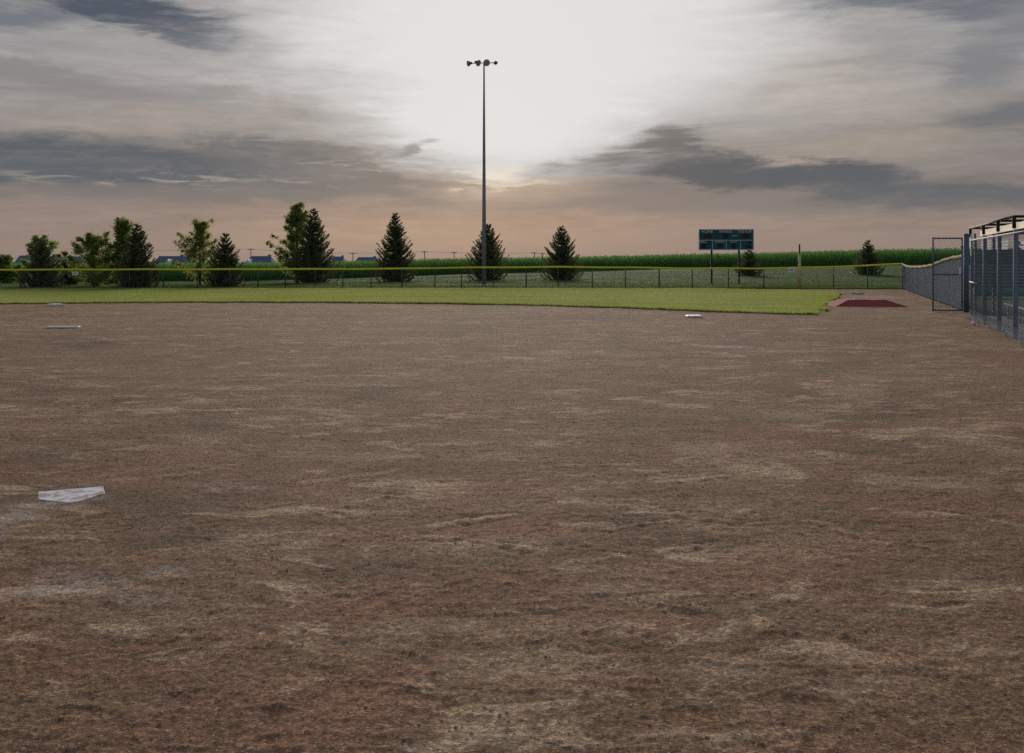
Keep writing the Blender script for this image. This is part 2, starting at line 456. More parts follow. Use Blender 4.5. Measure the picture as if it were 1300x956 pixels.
# shoe dents here and there
for _ in range(110):
    py = random.uniform(480, 950); px = random.uniform(0, 1300); c = gp(px, py)
    a = random.uniform(0, 3.14); u = (XX - c[0]) * math.cos(a) + (YY - c[1]) * math.sin(a); v = -(XX - c[0]) * math.sin(a) + (YY - c[1]) * math.cos(a)
    q = (u / random.uniform(.1, .16)) ** 2 + (v / random.uniform(.04, .07)) ** 2
    ZZ = ZZ - .005 * np.exp(-q * q) + .002 * np.exp(-(q - 1.6) ** 2 * 3)
    near = (q < 4)
ZZ = ZZ - moist * .008
# level the soil round the plate and keep a shallow dish in front of the rubber
dpl = np.hypot(XX - PLATE[0], YY - PLATE[1])
ZZ = ZZ * (1 - .75 * np.exp(-(dpl / .5) ** 4)) + (fbm(XX * 7, YY * 7, 3, 88) - .5) * .010 * np.exp(-(dpl / .5) ** 4)
for qx, qy, hh_, rr_ in ((103, 640, .003, .10), (139, 623, .003, .07), (45, 634, .003, .07), (70, 640, .003, .08), (128, 633, .003, .09)):
    qd = gp(qx, qy); dd_ = np.hypot(XX - qd[0], YY - qd[1])
    ZZ = ZZ + hh_ * np.exp(-(dd_ / rr_) ** 2) * (.6 + .8 * fbm(XX * 9, YY * 9, 3, 66))
# side boundary: sideline fence on the right
side_x = np.where(YY < GATEPOST[1], GATEPOST[0] + (YY - GATEPOST[1]) * SIDE_DIR[0] / SIDE_DIR[1] + .2, CORNER[0] + (YY - CORNER[1]) * SIDE_DIR[0] / SIDE_DIR[1] + .05)
XX = np.minimum(XX, np.maximum(side_x, .5)); 
YL = F * H / 36.0 - .05
yy2 = np.minimum(YY, YL)
idx = np.arange(XX.size).reshape(XX.shape)
fc = np.stack([idx[:-1, :-1], idx[:-1, 1:], idx[1:, 1:], idx[1:, :-1]], -1).reshape(-1, 4)
w = np.abs(XX.ravel()[fc[:, 1]] - XX.ravel()[fc[:, 0]]) > 1e-5
h_ = np.abs(yy2.ravel()[fc[:, 2]] - yy2.ravel()[fc[:, 1]]) > 1e-5
fc = fc[w & h_]
tag(np_mesh('infield_ground', np.stack([XX, yy2, ZZ], -1).reshape(-1, 3), fc, M['dirt'], smooth=True,
            attrs={'scuff': scuff.ravel(), 'chalk': chalk.ravel(), 'moist': moist.ravel()}), kind='structure')

# loose clods and grit lying on the clay
ico_v = np.array([(0, 0, 1), (.894, 0, .447), (.276, .851, .447), (-.724, .526, .447), (-.724, -.526, .447), (.276, -.851, .447),
                  (.724, .526, -.447), (-.276, .851, -.447), (-.894, 0, -.447), (-.276, -.851, -.447), (.724, -.526, -.447), (0, 0, -1)])
ico_f = np.array([(0, 1, 2), (0, 2, 3), (0, 3, 4), (0, 4, 5), (0, 5, 1), (1, 6, 2), (2, 7, 3), (3, 8, 4), (4, 9, 5), (5, 10, 1),
                  (6, 7, 2), (7, 8, 3), (8, 9, 4), (9, 10, 5), (10, 6, 1), (11, 7, 6), (11, 8, 7), (11, 9, 8), (11, 10, 9), (11, 6, 10)])
N = 9000
cyv = 2.3 * (14 / 2.3) ** (rng.random(N) ** .9)
cxv = (rng.random(N) * 1.24 - .62) * cyv
dens = fbm(cxv * 1.6, cyv * 1.6, 3, 55)
keep = (dens > .44) & (np.hypot(cxv - PLATE[0], cyv - PLATE[1]) > .5)
cxv, cyv = cxv[keep], cyv[keep]; N = len(cxv)
sz = .0014 + .0042 * rng.random(N) ** 4 + .0012 * cyv / 6
czv = relief(cxv, cyv)
V = ico_v[None] * (1 + (rng.random((N, 12, 1)) - .5) * .6) * sz[:, None, None] * np.array([1.15, 1, .7])
V = V + np.stack([cxv, cyv, czv + sz * .25], -1)[:, None, :]
Fc = ico_f[None] + (np.arange(N) * 12)[:, None, None]
tag(np_mesh('gravel', V.reshape(-1, 3), Fc.reshape(-1, 3), M['clod']), kind='stuff')

# ------------------------------------------------------------------ outfield lawn
edge_px = [(-420, 388.5), (-120, 386.8), (0, 386.3), (130, 385.0), (300, 384.3), (430, 384.6), (560, 386), (650, 387.6), (760, 390.5), (860, 394.2), (960, 398.2), (1040, 400)]
edge = [gp(*p)[:2] for p in edge_px]
right = [gp(1043, 396)[:2], gp(1048, 390)[:2], gp(1052, 384.5)[:2], gp(1058, 378)[:2], gp(1064, 372.5)[:2]]
def dens_poly(pts, step):
    out = []
    for a, b in zip(pts[:-1], pts[1:]):
        n = max(1, int(np.linalg.norm(b - a) / step))
        for i in range(n): out.append(a + (b - a) * i / n)
    out.append(pts[-1]); return out
e2 = dens_poly(edge, .22); r2 = dens_poly(right, .22)
jit = lambda p, k: p + np.array([fbm(np.array(p[0] * 1.7), np.array(p[1] * 1.7), 3, 31) - .5, fbm(np.array(p[0] * 1.7), np.array(p[1] * 1.7), 3, 32) - .5]) * k
e2 = [jit(p, .5) for p in e2]; r2 = [jit(p, .9) for p in r2]
top = gp(1064, 372.5)[1]
def lawn_top(x):
    px = CX + x / 61.0 * F
    return np.where(px < 900, fence_y(600) - .4, np.where(px > 1064, top, fence_y(600) - .4 - (px - 900) / 164 * (fence_y(600) - .4 - top)))
border = e2 + r2[1:]
bx = np.array([p[0] for p in border]); by = np.array([p[1] for p in border])
# sheet: strips from the edge to the far border, with a dropped lip along the edge
order = np.argsort(bx); sx, sy = bx[order], by[order]
nr = 26
ft = lawn_top(sx)
ft = np.maximum(ft, sy + .05)
rows = []
for k in range(nr + 1):
    t = k / nr
    yk = sy + (ft - sy) * t
    zk = .035 + (fbm(sx * .5, yk * .5, 3, 61) - .5) * .03
    rows.append(np.stack([sx, yk, zk], -1))
lip = np.stack([sx, sy - .02, np.full_like(sx, -.05)], -1)
G = np.concatenate([[lip], rows], 0)
idx = np.arange(G.shape[0] * G.shape[1]).reshape(G.shape[:2])
fc = np.stack([idx[:-1, :-1], idx[:-1, 1:], idx[1:, 1:], idx[1:, :-1]], -1).reshape(-1, 4)
tag(np_mesh('lawn', G.reshape(-1, 3), fc, M['turf'], smooth=False), kind='structure')

def blades(name, x, y, z, hgt, wid, lean, mat, tone=None):
    n = len(x)
    a = rng.random(n) * 2 * math.pi
    la = rng.random(n) * 2 * math.pi; ll = lean * (rng.random(n) * .9 + .1) * hgt
    dx, dy = np.cos(a) * wid / 2, np.sin(a) * wid / 2
    b1 = np.stack([x - dx, y - dy, z], -1); b2 = np.stack([x + dx, y + dy, z], -1)
    tp = np.stack([x + np.cos(la) * ll, y + np.sin(la) * ll, z + hgt], -1)
    V = np.stack([b1, b2, tp], 1).reshape(-1, 3)
    Fc = np.arange(n * 3).reshape(n, 3)
    if tone is None: tone = rng.random(n)
    return np_mesh(name, V, Fc, mat, attrs={'tone': np.repeat(tone, 3)})

n = 520000
x = rng.uniform(-34, 19.2, n); 
lo = np.interp(x, sx, sy); hi = np.interp(x, sx, ft)
y = lo + (hi - lo) * rng.random(n) ** 1.25
ok = (x < sx.max() - .02) & (np.abs(x) < .56 * y + 1)
x, y = x[ok], y[ok]; n = len(x)
stripe = np.clip(.5 + .45 * np.sin((y + x * .12) * 2 * math.pi / 3.4) + (fbm(x * .35, y * .35, 3, 71) - .5) * 1.6, 0, 1)
tag(blades('grass', x, y, np.full(n, .03), rng.uniform(.03, .075, n), rng.uniform(.008, .016, n), .8, M['grass'], np.clip(stripe * .6 + .4 * rng.random(n), 0, 1)), kind='stuff')
# longer fringe along the cut edge and under the fence, plus the rough beyond the fence
n = 26000
k = rng.integers(0, len(border) - 1, n); t = rng.random(n)
fx = bx[k] + (bx[k + 1] - bx[k]) * t + rng.normal(0, .03, n); fy = by[k] + (by[k + 1] - by[k]) * t + rng.normal(.03, .04, n)
tag(blades('grass', fx, fy, np.full(n, .01), rng.uniform(.05, .12, n), rng.uniform(.01, .02, n), .7, M['grass']), kind='stuff')
n = 330000
y = 61.6 + (116 - 61.6) * rng.random(n) ** 1.4
x = (rng.random(n) * 1.16 - .58) * y
z = terrain(x, y) + (fbm(x * .12, y * .12, 3, 5) - .5) * .22 * (y > 64)
tag(blades('grass', x, y, z, rng.uniform(.02, .06, n) * (1 + .004 * (y - 60)), rng.uniform(.02, .035, n), 1.1, M['rough_grass']), kind='stuff')
n = 16000
fpx = rng.uniform(-40, 1146, n)
fY = np.interp(fpx, [a for a, _ in FENCE_PX], [F * H / (b - HOR) for _, b in FENCE_PX])
tag(blades('grass', (fpx - CX) / F * fY, fY + rng.normal(0, .06, n), np.full(n, -.02), rng.uniform(.06, .2, n), rng.uniform(.012, .025, n), .5, M['rough_grass']), kind='stuff')

# ------------------------------------------------------------------ bases
def soft_slab(name, w, d, h, mat, parent=None):
    mb = MB(); mb.box((0, 0, h / 2), (w, d, h), bev=h * .3)
    return mb.build(name, mat, parent)
DIA = math.atan2(-(SECOND - PLATE)[0], (SECOND - PLATE)[1])     # turn of the diamond
# home plate: five-sided slab, point toward the catcher
mb = MB()
w_ = .23
pent = [(-w_, .24), (w_, .24), (w_, -.02), (0, -.25), (-w_, -.02)]
def inset(k): return [(a * k, b * k) for a, b in pent]
lv = [(pent, -.03), (pent, .018), (inset(.955), .028)]
for q, z in lv: mb.v.extend([(a, b, z) for a, b in q])
for l in range(2):
    for i in range(5): mb.f.append((l * 5 + (i + 1) % 5, l * 5 + i, (l + 1) * 5 + i, (l + 1) * 5 + (i + 1) % 5))
mb.f.append((14, 13, 12, 11, 10)); mb.f.append((0, 1, 2, 3, 4))
o = mb.build('home_plate', M['plate_white']); o.location = (PLATE[0], PLATE[1], -.0225); o.rotation_euler = (0, 0, DIA)
tag(o, 'scuffed white five-sided home plate set in the bare dirt', 'home plate')
o = soft_slab('base', .42, .42, .10, M['white']); o.location = (SECOND[0], SECOND[1], -.01); o.rotation_euler = (0, 0, DIA + R(45))
tag(o, 'white base close to the outfield grass edge, farthest base from home plate', 'base', 'bases of the diamond')
o = o.copy(); COL.objects.link(o); o.location = (FIRST[0], FIRST[1], -.01); o.rotation_euler = (0, 0, DIA + R(45) + R(20)); o.scale = (1.1, 1.1, .8)
tag(o, 'white base alone on the dirt below the scoreboard', 'base', 'bases of the diamond')
o = soft_slab('pitching_rubber', .80, .18, .05, M['white']); o.location = (RUBBER[0], RUBBER[1], 0); o.rotation_euler = (0, 0, R(2))
tag(o, 'long low white pitching rubber in the middle of the infield dirt', 'pitching rubber')

# portable maroon bullpen mound
mp = gp(1107, 389.5)
Ym = mp[1]
lx = (1059 - 1107) / F * Ym; rx_ = (1153 - 1107) / F * Ym
hm = .24
m0 = empty('pitching_mound', (mp[0], mp[1], 0), 'maroon portable pitching mound with sloping ends on the bullpen dirt', 'pitching mound')
mb = MB()
tl, tr = (1083 - 1107) / F * Ym, (1130 - 1107) / F * Ym
base = [(lx, .0), (rx_, -.25), (rx_ * .98, 1.9), (lx * .96, 1.9)]
topq = [(tl, .55), (tr, .45), (tr, 1.6), (tl, 1.6)]
mb.v = [(a, b, -.02) for a, b in base] + [(a, b, hm) for a, b in topq]
mb.f = [(0, 1, 5, 4), (1, 2, 6, 5), (2, 3, 7, 6), (3, 0, 4, 7), (4, 5, 6, 7), (3, 2, 1, 0)]
mb.build('ramp', M['maroon'], m0)
mb = MB(); mb.box((.02, 1.2, hm + .017), (.61, .15, .04), bev=.008); mb.build('rubber', M['white'], m0)
o = soft_slab('throwing_plate', .42, .42, .06, M['white']); o.location = gp(1089, 373.5); o.rotation_euler = (0, 0, .4)
tag(o, 'dusty pale plate on the dirt behind the maroon mound', 'base')
o.data = o.data.copy(); o.data.materials[0] = M['concrete']

# ball lying by the dugout fence
bp = gp(1236.5, 413.5)
me = MB()
rad = .062
me.lathe([(rad * math.sin(t), -rad * math.cos(t)) for t in np.linspace(.05, math.pi - .05, 14)], n=20)
ball = me.build('softball', M['leather'], smooth=True); ball.location = (bp[0], bp[1], rad + .004)
tag(ball, 'white ball lying on the dirt at the foot of the dugout fence', 'ball')
ball.rotation_euler = (.5, .3, .2)
st = MB()
pts = []
for k in range(61):
    t = 2 * math.pi * k / 60
    p = np.array([math.cos(t) + .35 * math.cos(3 * t) * 0, math.sin(t), .62 * math.cos(2 * t)]); p = p / np.linalg.norm(p) * (rad + .0006)
    pts.append(p)
st.tube(pts, .0016, 4, False); st.build('stitching', M['stitch'], ball)

# ------------------------------------------------------------------ chain link
def chain(mb, a, b, z0, z1, pitch=.055, r=.0022, ztop=None):
    """diagonal wires between two ground points; z0/z1 are bottom and top heights (numbers or pairs)"""
    a = np.array(a[:2], float); b = np.array(b[:2], float); L = np.linalg.norm(b - a); d = (b - a) / L
    nrm = np.array([-d[1], d[0]])
    za = z0 if hasattr(z0, '__len__') else (z0, z0); zb = z1 if hasattr(z1, '__len__') else (z1, z1)
    hmax = max(zb[0] - za[0], zb[1] - za[1])
    for sgn, off in ((1, 0.003), (-1, -0.003)):
        s = -hmax if sgn > 0 else 0
        end = L if sgn > 0 else L + hmax
        while s < end:
            s0, s1 = s, s + sgn * hmax
            t0, t1 = 0.0, 1.0
            for lim, hi in ((0, False), (L, True)):
                for _ in (0,):
                    if s1 == s0: continue
                    tc = (lim - s0) / (s1 - s0)
                    if (sgn > 0) != hi: t0 = max(t0, tc)
                    else: t1 = min(t1, tc)
            s += pitch * 1.414
            if t1 - t0 < .01: continue
            ends = []
            for t in (t0, t1):
                u = s0 + (s1 - s0) * t; q = min(max(u / L, 0), 1)
                lo = za[0] + (za[1] - za[0]) * q; hi_ = zb[0] + (zb[1] - zb[0]) * q
                p = a + d * u + nrm * off
                ends.append(np.array([p[0], p[1], lo + (hi_ - lo) * t]))
            e0, e1 = ends
            dz = np.array([0, 0, r]); dd = np.array([d[0] * r, d[1] * r, 0]); dn = np.array([nrm[0] * r, nrm[1] * r, 0])
            base = len(mb.v)
            for e in (e0, e1):
                mb.v.extend([tuple(e - dd), tuple(e + dn), tuple(e + dd), tuple(e - dn)])
            for k in range(4):
                mb.f.append((base + k, base + (k + 1) % 4, base + 4 + (k + 1) % 4, base + 4 + k))

# outfield fence
fence = empty('chain_link_fence', (0, fence_y(600), 0), 'long low chain-link outfield fence with a bright yellow top cap', 'fence')
off = np.array([0, fence_y(600), 0])
post_px = [-360, -314, -268, -222, -176, -130, -85, -40, -22, 25, 72, 119, 164, 207, 250, 291.6, 327, 362, 400, 435, 471, 510, 552, 586, 627, 668, 708.5, 752, 794, 837, 879, 925, 970, 1015, 1058.5, 1102, 1146]
post_px = [p for p in post_px if p != -40]
ftx = [a for a, _ in FENCE_TOP]; fty = [b for _, b in FENCE_TOP]
fpts = []
for px in post_px:
    Y = fence_y(px); fpts.append((np.array([(px - CX) / F * Y, Y, 0]) - off, zat(np.interp(px, ftx, fty), Y)))
mb = MB()
for (a, za), (b, zb) in zip(fpts[:-1], fpts[1:]): chain(mb, a, b, .01, (za - .03, zb - .03), .06, .0026)
mb.build('wire_mesh', M['wire'], fence)
cap = MB(); 
dense = []
for px in np.linspace(-360, 1146, 260):
    Y = fence_y(px); dense.append(np.array([(px - CX) / F * Y, Y, zat(np.interp(px, ftx, fty) + .35 * math.sin(px * .06) * .5, Y)]) - off)
cap.tube(dense, .057, 8); cap.build('top_cap', M['cap'], fence, smooth=True)
for i, (a, za) in enumerate(fpts):
    p = MB(); rr = .03 if i % 4 else .04
    p.tube([(a[0], a[1] + .06, -.1), (a[0], a[1] + .06, za + .0)], rr, 8); p.build('post', M['post'], fence, smooth=True)
rl = MB()
i0 = len(fpts) - 2
rl.tube([fpts[i0][0] + np.array([0, .02, zat(351, 61.4)]), fpts[i0 + 1][0] + np.array([0, .02, zat(351, 61.4)])], .018, 6); rl.build('brace_rail', M['post'], fence)
bw = MB()
bw.tube([f[0] + np.array([0, .02, .03]) for f in fpts], .008, 4); bw.build('tension_wire', M['wire'], fence)

# small white signs on the fence
for px, py, w, h, lab in [(95.5, 347, .38, .21, 'small white sign hung on the outfield fence by the bushes at far left'),
                          (1004.5, 342.8, .37, .26, 'small white sign hung on the outfield fence beside the foul pole')]:
    Y = fence_y(px) - .07
    p = at(px, Y, py)
    s = empty('fence_sign', p, lab, 'sign', 'small white signs on the outfield fence')
    mb = MB(); mb.box((0, 0, 0), (w, .008, h)); mb.build('panel', M['sign'], s)
    mb = MB()
    for k, (cx_, ww) in enumerate(((-.085, .055), (-.01, .06), (.07, .055))):
        mb.box((cx_, -.006, .0), (ww, .003, h * .34))
    mb.build('faded_print', M['sign_ink'], s)
p = at(1081, fence_y(1081) - .06, 346.3)
mb = MB(); mb.lathe([(.015, -.03), (.045, -.02), (.05, .01), (.03, .035), (.008, .04)], n=10)
o = mb.build('fence_tag', M['yellow_tag'], smooth=True); o.location = p
tag(o, 'tiny pale yellow tag caught on the outfield fence wire above the mound', 'tag')

# foul pole
fp = np.array([(1015 - CX) / F * (fence_y(1015) - .16), fence_y(1015) - .16, 0])
e = empty('foul_pole', fp, 'tan yellow foul pole with a dark top rising above the outfield fence', 'foul pole')
z1, z2 = zat(322, fp[1]), zat(310, fp[1])
mb = MB(); mb.tube([(0, 0, -.1), (0, 0, z1)], .085, 12); mb.build('lower_pole', M['pole_yellow'], e, smooth=True)
mb = MB(); mb.tube([(0, 0, z1 - .02), (0, 0, z2)], [.05, .045], 10); mb.build('upper_pole', M['post_dark'], e, smooth=True)
mb = MB(); mb.lathe([(.1, z1 - .04), (.1, z1 + .03)], n=12); mb.build('collar', M['pole_yellow'], e)

# ------------------------------------------------------------------ sideline fence with privacy slats
sf = empty('slatted_fence', tuple(GATEPOST), 'slate-blue privacy slat fence with a wavy cream top cap along the bullpen', 'fence')
topx = [1146, 1150, 1156, 1168, 1183, 1194, 1204, 1216, 1226]
topy = [335.5, 337.5, 339, 339, 336.8, 332, 328.5, 326, 325]
Ls = np.linalg.norm(CORNER - GATEPOST)
def side_pt(s): return GATEPOST + SIDE_DIR * s
def side_top(s):
    p = side_pt(s); px = CX + p[0] / p[1] * F
    return zat(np.interp(px, topx, topy), p[1])
mb = MB()
s = .05
ang = math.atan2(SIDE_DIR[1], SIDE_DIR[0])
while s < Ls:
    p = SIDE_DIR * s; h = side_top(s) - .06 + random.uniform(-.01, .01)
    mb.box((p[0], p[1], .03 + h / 2), (.074, .012, h - .03), ang + random.uniform(-.03, .03))
    s += .085
mb.build('privacy_slats', M['slat'], sf)
mb = MB()
for k in range(12):
    s0, s1 = Ls * k / 12, Ls * (k + 1) / 12
    chain(mb, SIDE_DIR * s0 + np.array([-.03, .01, 0]), SIDE_DIR * s1 + np.array([-.03, .01, 0]), .01, (side_top(s0) - .03, side_top(s1) - .03), .09, .0018)
mb.build('wire_mesh', M['slat'], sf)
cp = MB(); cp.tube([SIDE_DIR * s + np.array([-.01, 0, side_top(s) + .012 * math.sin(s * 2.2)]) for s in np.linspace(0, Ls, 90)], .06, 8); cp.build('top_cap', M['cap_faded'], sf, smooth=True)
nps = 9
for k in range(nps + 1):
    s = Ls * k / nps; p = SIDE_DIR * s
    mb = MB(); mb.tube([(p[0] + .07, p[1] - .02, -.1), (p[0] + .07, p[1] - .02, side_top(s) - .0)], .032, 8); mb.build('post', M['galv_dark'], sf, smooth=True)
# pale corner post with hinges
p = side_pt(Ls - 1.2) - GATEPOST
mb = MB(); mb.tube([(p[0] - .1, p[1], -.05), (p[0] - .1, p[1], side_top(Ls - 1.2) + .02)], .045, 8)
cpo = mb.build('post', M['galv'], sf, smooth=True)
for z in (.12, .75):
    mb = MB(); mb.box((p[0] - .13, p[1], z), (.14, .1, .08), bev=.01); mb.build('hinge', M['galv'], cpo)

# ------------------------------------------------------------------ open gate
Yg = GATEPOST[1] - .05
gx0, gx1 = (1184.5 - CX) / F * Yg, (1225.0 - CX) / F * Yg
gz0, gz1 = zat(395.2, Yg), zat(302.5, Yg)
gate = empty('gate', (gx1, Yg, 0), 'open chain-link gate in a dark frame standing across the bullpen dirt', 'gate')
wg = gx0 - gx1
mb = MB()
r = .026
mb.tube([(wg, 0, gz0), (wg, 0, gz1 + .03)], r, 8); mb.tube([(-.09, 0, gz0), (-.09, 0, gz1)], r, 8)
for z in (gz0 + .03, gz1, zat(348.5, Yg)): mb.tube([(wg, 0, z), (-.09, 0, z)], r * (.95 if z != gz0 + .03 else 1.1), 8)
mb.build('gate_frame', M['frame_blue'], gate, smooth=True)
mb = MB(); chain(mb, (wg, .0), (-.09, .0), gz0 + .03, gz1, .085, .0042); mb.build('wire_mesh', M['frame_blue'], gate)
for z in (.35, gz1 - .3):
    mb = MB(); mb.tube([(-.09, 0, z - .05), (-.09, 0, z + .05)], .045, 8); mb.build('hinge', M['frame_blue'], gate)
mb = MB(); mb.box((-.18, -.05, zat(344, Yg)), (.035, .02, .24), bev=.004); mb.build('latch', M['sign'], gate)
gpo = empty('gate_post', (GATEPOST[0] + .03, GATEPOST[1] + .02, 0), 'thick dark steel gate post between slatted fence and dugout', 'post')
mb = MB(); mb.tube([(0, 0, -.1), (0, 0, zat(299, Yg))], .085, 12); mb.build('shaft', M['frame_blue'], gpo, smooth=True)
zt = zat(299, Yg)
mb = MB(); mb.lathe([(.092, zt - .02), (.092, zt + .01), (.07, zt + .05), (.03, zt + .075)], n=12); mb.build('post_cap', M['frame_blue'], gpo, smooth=True)

# ------------------------------------------------------------------ dugout
A = gp(1232, 404); B = gp(1287.5, 430.5)
dv = (B - A) / np.linalg.norm(B - A); LD = np.linalg.norm(B - A)
nv_ = np.array([-dv[1], dv[0], 0]);  nv_ = nv_ if nv_[0] > 0 else -nv_
def D(s, w, z=0.0): return dv * s + nv_ * w + np.array([0, 0, z])
da = math.atan2(dv[1], dv[0])
dug = empty('dugout', tuple(A), 'dark slatted dugout with a flat roof edged in cream and maroon', 'dugout')
DEP = 2.5
ZR = 2.50
# concrete floor
mb = MB(); c = D(LD / 2, DEP / 2 + .15); mb.box((c[0], c[1], .0), (LD + .5, DEP + .1, .12), da); mb.build('floor_slab', M['concrete'], dug)
# roof with cream front edge and maroon near fascia
mb = MB(); c = D(LD / 2 - .1, DEP / 2 + .32); mb.box((c[0], c[1], ZR + .015), (LD - .1, DEP - .05, .10), da); mb.build('roof', M['roof_dark'], dug)
mb = MB(); c = D(LD / 2 - .1, .30); mb.box((c[0], c[1], ZR), (LD - .1, .05, .16), da, bev=.006); mb.build('cream_fascia', M['cream'], dug)
mb = MB(); c = D(LD - .10, DEP / 2 + .33); mb.box((c[0], c[1], ZR), (.05, DEP - .06, .20), da, bev=.006); mb.build('maroon_fascia', M['maroon_paint'], dug)
# back wall: horizontal boards on the upper half, open below, sky gap above
mb = MB()
z = .80
while z < 2.12:
    c = D(LD / 2, DEP); mb.box((c[0], c[1], z + .05), (LD, .025, .088), da); z += .10
mb.build('back_wall', M['slat'], dug)
# far end wall: boards above, open below
mb = MB()
z = .90
while z < 1.95:
    c = D(.05, DEP / 2); mb.box((c[0], c[1], z + .045), (.022, DEP - .1, .078), da); z += .095
mb.build('end_wall', M['slat'], dug)
for w in (.12, .62, 1.25, DEP - .1):
    mb = MB(); c = D(-.0, w); mb.box((c[0], c[1], ZR / 2), (.06, .06, ZR), da); mb.build('end_post', M['frame_blue'], dug)
# back posts
for s_ in np.linspace(0, LD, 5):
    mb = MB(); c = D(s_, DEP - .06); mb.box((c[0], c[1], ZR / 2), (.09, .09, ZR), da, bev=.008); mb.build('back_post', M['frame_blue'], dug)
# white boards on the back wall
for w, z, ww, hh, wn in [(.335, 2.17, .10, .36, 0), (.50, 2.17, .11, .34, 0), (.82, 2.17, .36, .30, 0), (1.34, 2.13, .24, .30, 1)]:
    mb = MB(); c = D(.05, w - ww / 2, z - hh / 2); c2 = D(.05, w + ww / 2, z + hh / 2); mb.add([c, (c2[0], c2[1], c[2]), c2, (c[0], c[1], c2[2])], [(0, 1, 2, 3)]); nb = mb.build('notice_sheet', M['thin_white'], dug)
    if wn:
        for dw, dz, aa, bb in ((-.03, .08, .05, .06), (.03, .02, .09, .04), (-.02, -.07, .09, .05)):
            q = D(.056, w + dw); mb = MB(); mb.box((q[0], q[1], z + dz), (.004, aa, bb), da); mb.build('faded_print', M['board_black'], nb)
# bench
ben = empty('bench', tuple(A + D(LD / 2 + .2, .95)), 'grey metal players bench inside the dugout', 'bench', rz=da)
mb = MB(); mb.box((0, 0, .47), (LD * .85, .30, .045), bev=.008); mb.build('seat', M['galv'], ben)
for k in (-.38, -.13, .13, .38):
    mb = MB(); mb.box((LD * k, -.1, .255), (.05, .04, .39)); mb.box((LD * k, .1, .255), (.05, .04, .39)); mb.box((LD * k, 0, .085), (.05, .26, .03)); mb.build('leg', M['galv'], ben)
# tall black frame of tubes over the front
mb = MB()
fs = [0.0, LD * .37, LD * .70, LD]
ZF = 2.66
mb.tube([D(0, 0, ZF), D(LD, 0, ZF)], .03, 8)
mb.tube([D(0, DEP, ZF), D(LD, DEP, ZF)], .03, 8)
for s_ in fs:
    mb.tube([D(s_, 0, ZF), D(s_, DEP, ZF)], .03, 8)
    mb.tube([D(s_, DEP, ZR), D(s_, DEP, ZF)], .03, 8)
    mb.tube([D(s_, 0, ZR - .1), D(s_, 0, ZF)], .042, 8)
mb.build('roof_frame', M['black'], dug, smooth=True)
mb = MB(); c = D(.06, .02); mb.box((c[0], c[1], 2.17), (.05, .05, .66), da, bev=.006); mb.build('corner_strip', M['sign'], dug)

# front fence of the dugout
df = empty('chain_link_fence', tuple(A), 'tall chain-link fence with curled lower wire in front of the dugout', 'fence')
EXT = LD + 8.0
ztop = 2.30
bays = [0, LD * .12, LD * .37, LD * .70, LD, LD + 2.6, LD + 5.2, EXT]
mb = MB()
for a_, b_ in zip(bays[:-1], bays[1:]):
    chain(mb, D(a_, 0), D(b_, 0), .04, ztop, .10, .0026)
mb.build('wire_mesh', M['wire_grey'], df)
# loose curled bottom skirt of wire
mb = MB()
q = 0.0
while q < LD + 6:
    for sg in (1, -1):
        pts = []
        for t in np.linspace(0, 1, 4):
            zz = .26 * (1 - t) + .015; out = -.02 - .14 * t ** 1.8 * (.7 + .5 * vnoise(np.array(q * .8), np.array(1.0), 3))
            pts.append(D(q + sg * .18 * t, float(out), zz))
        mb.tube(pts, .0036, 3, False)
    q += .16
mb.build('wire_skirt', M['wire_grey'], df)
for k, s_ in enumerate(bays):
    thick = .05 if k in (2, 3, 4, 5, 6) else .032
    mb = MB(); mb.tube([D(s_, .03, -.1), D(s_, .03, ztop + .06)], thick, 10); mb.build('post', M['frame_blue'], df, smooth=True)
mb = MB(); mb.tube([D(0, .0, ztop), D(EXT, .0, ztop)], .024, 8); mb.build('top_rail', M['frame_blue'], df, smooth=True)
mb = MB(); mb.tube([D(0, -.02, 1.08), D(LD * .22, -.02, 1.06)], .022, 8); mb.build('door_rail', M['galv'], df, smooth=True)

# green tarp roll beyond the dugout
tp0 = np.array([24.0, 48.0, 0]); 
mb = MB(); mb.tube([(-2.2, .3, .28), (2.2, -.3, .28)], .27, 14)
tr_ = empty('tarp_roll', tuple(tp0), 'bright green rolled tarp on the grass seen through the dugout', 'tarp')
mb.build('roll', M['tarp'], tr_, smooth=True)
for t in (.1, .37, .63, .9):
    mb = MB(); mb.tube([(-2.2 + 4.4 * t, .3 - .6 * t, .28), (-2.2 + 4.4 * t + .05, .3 - .6 * t - .007, .28)], .276, 14); mb.build('strap', M['black'], tr_)

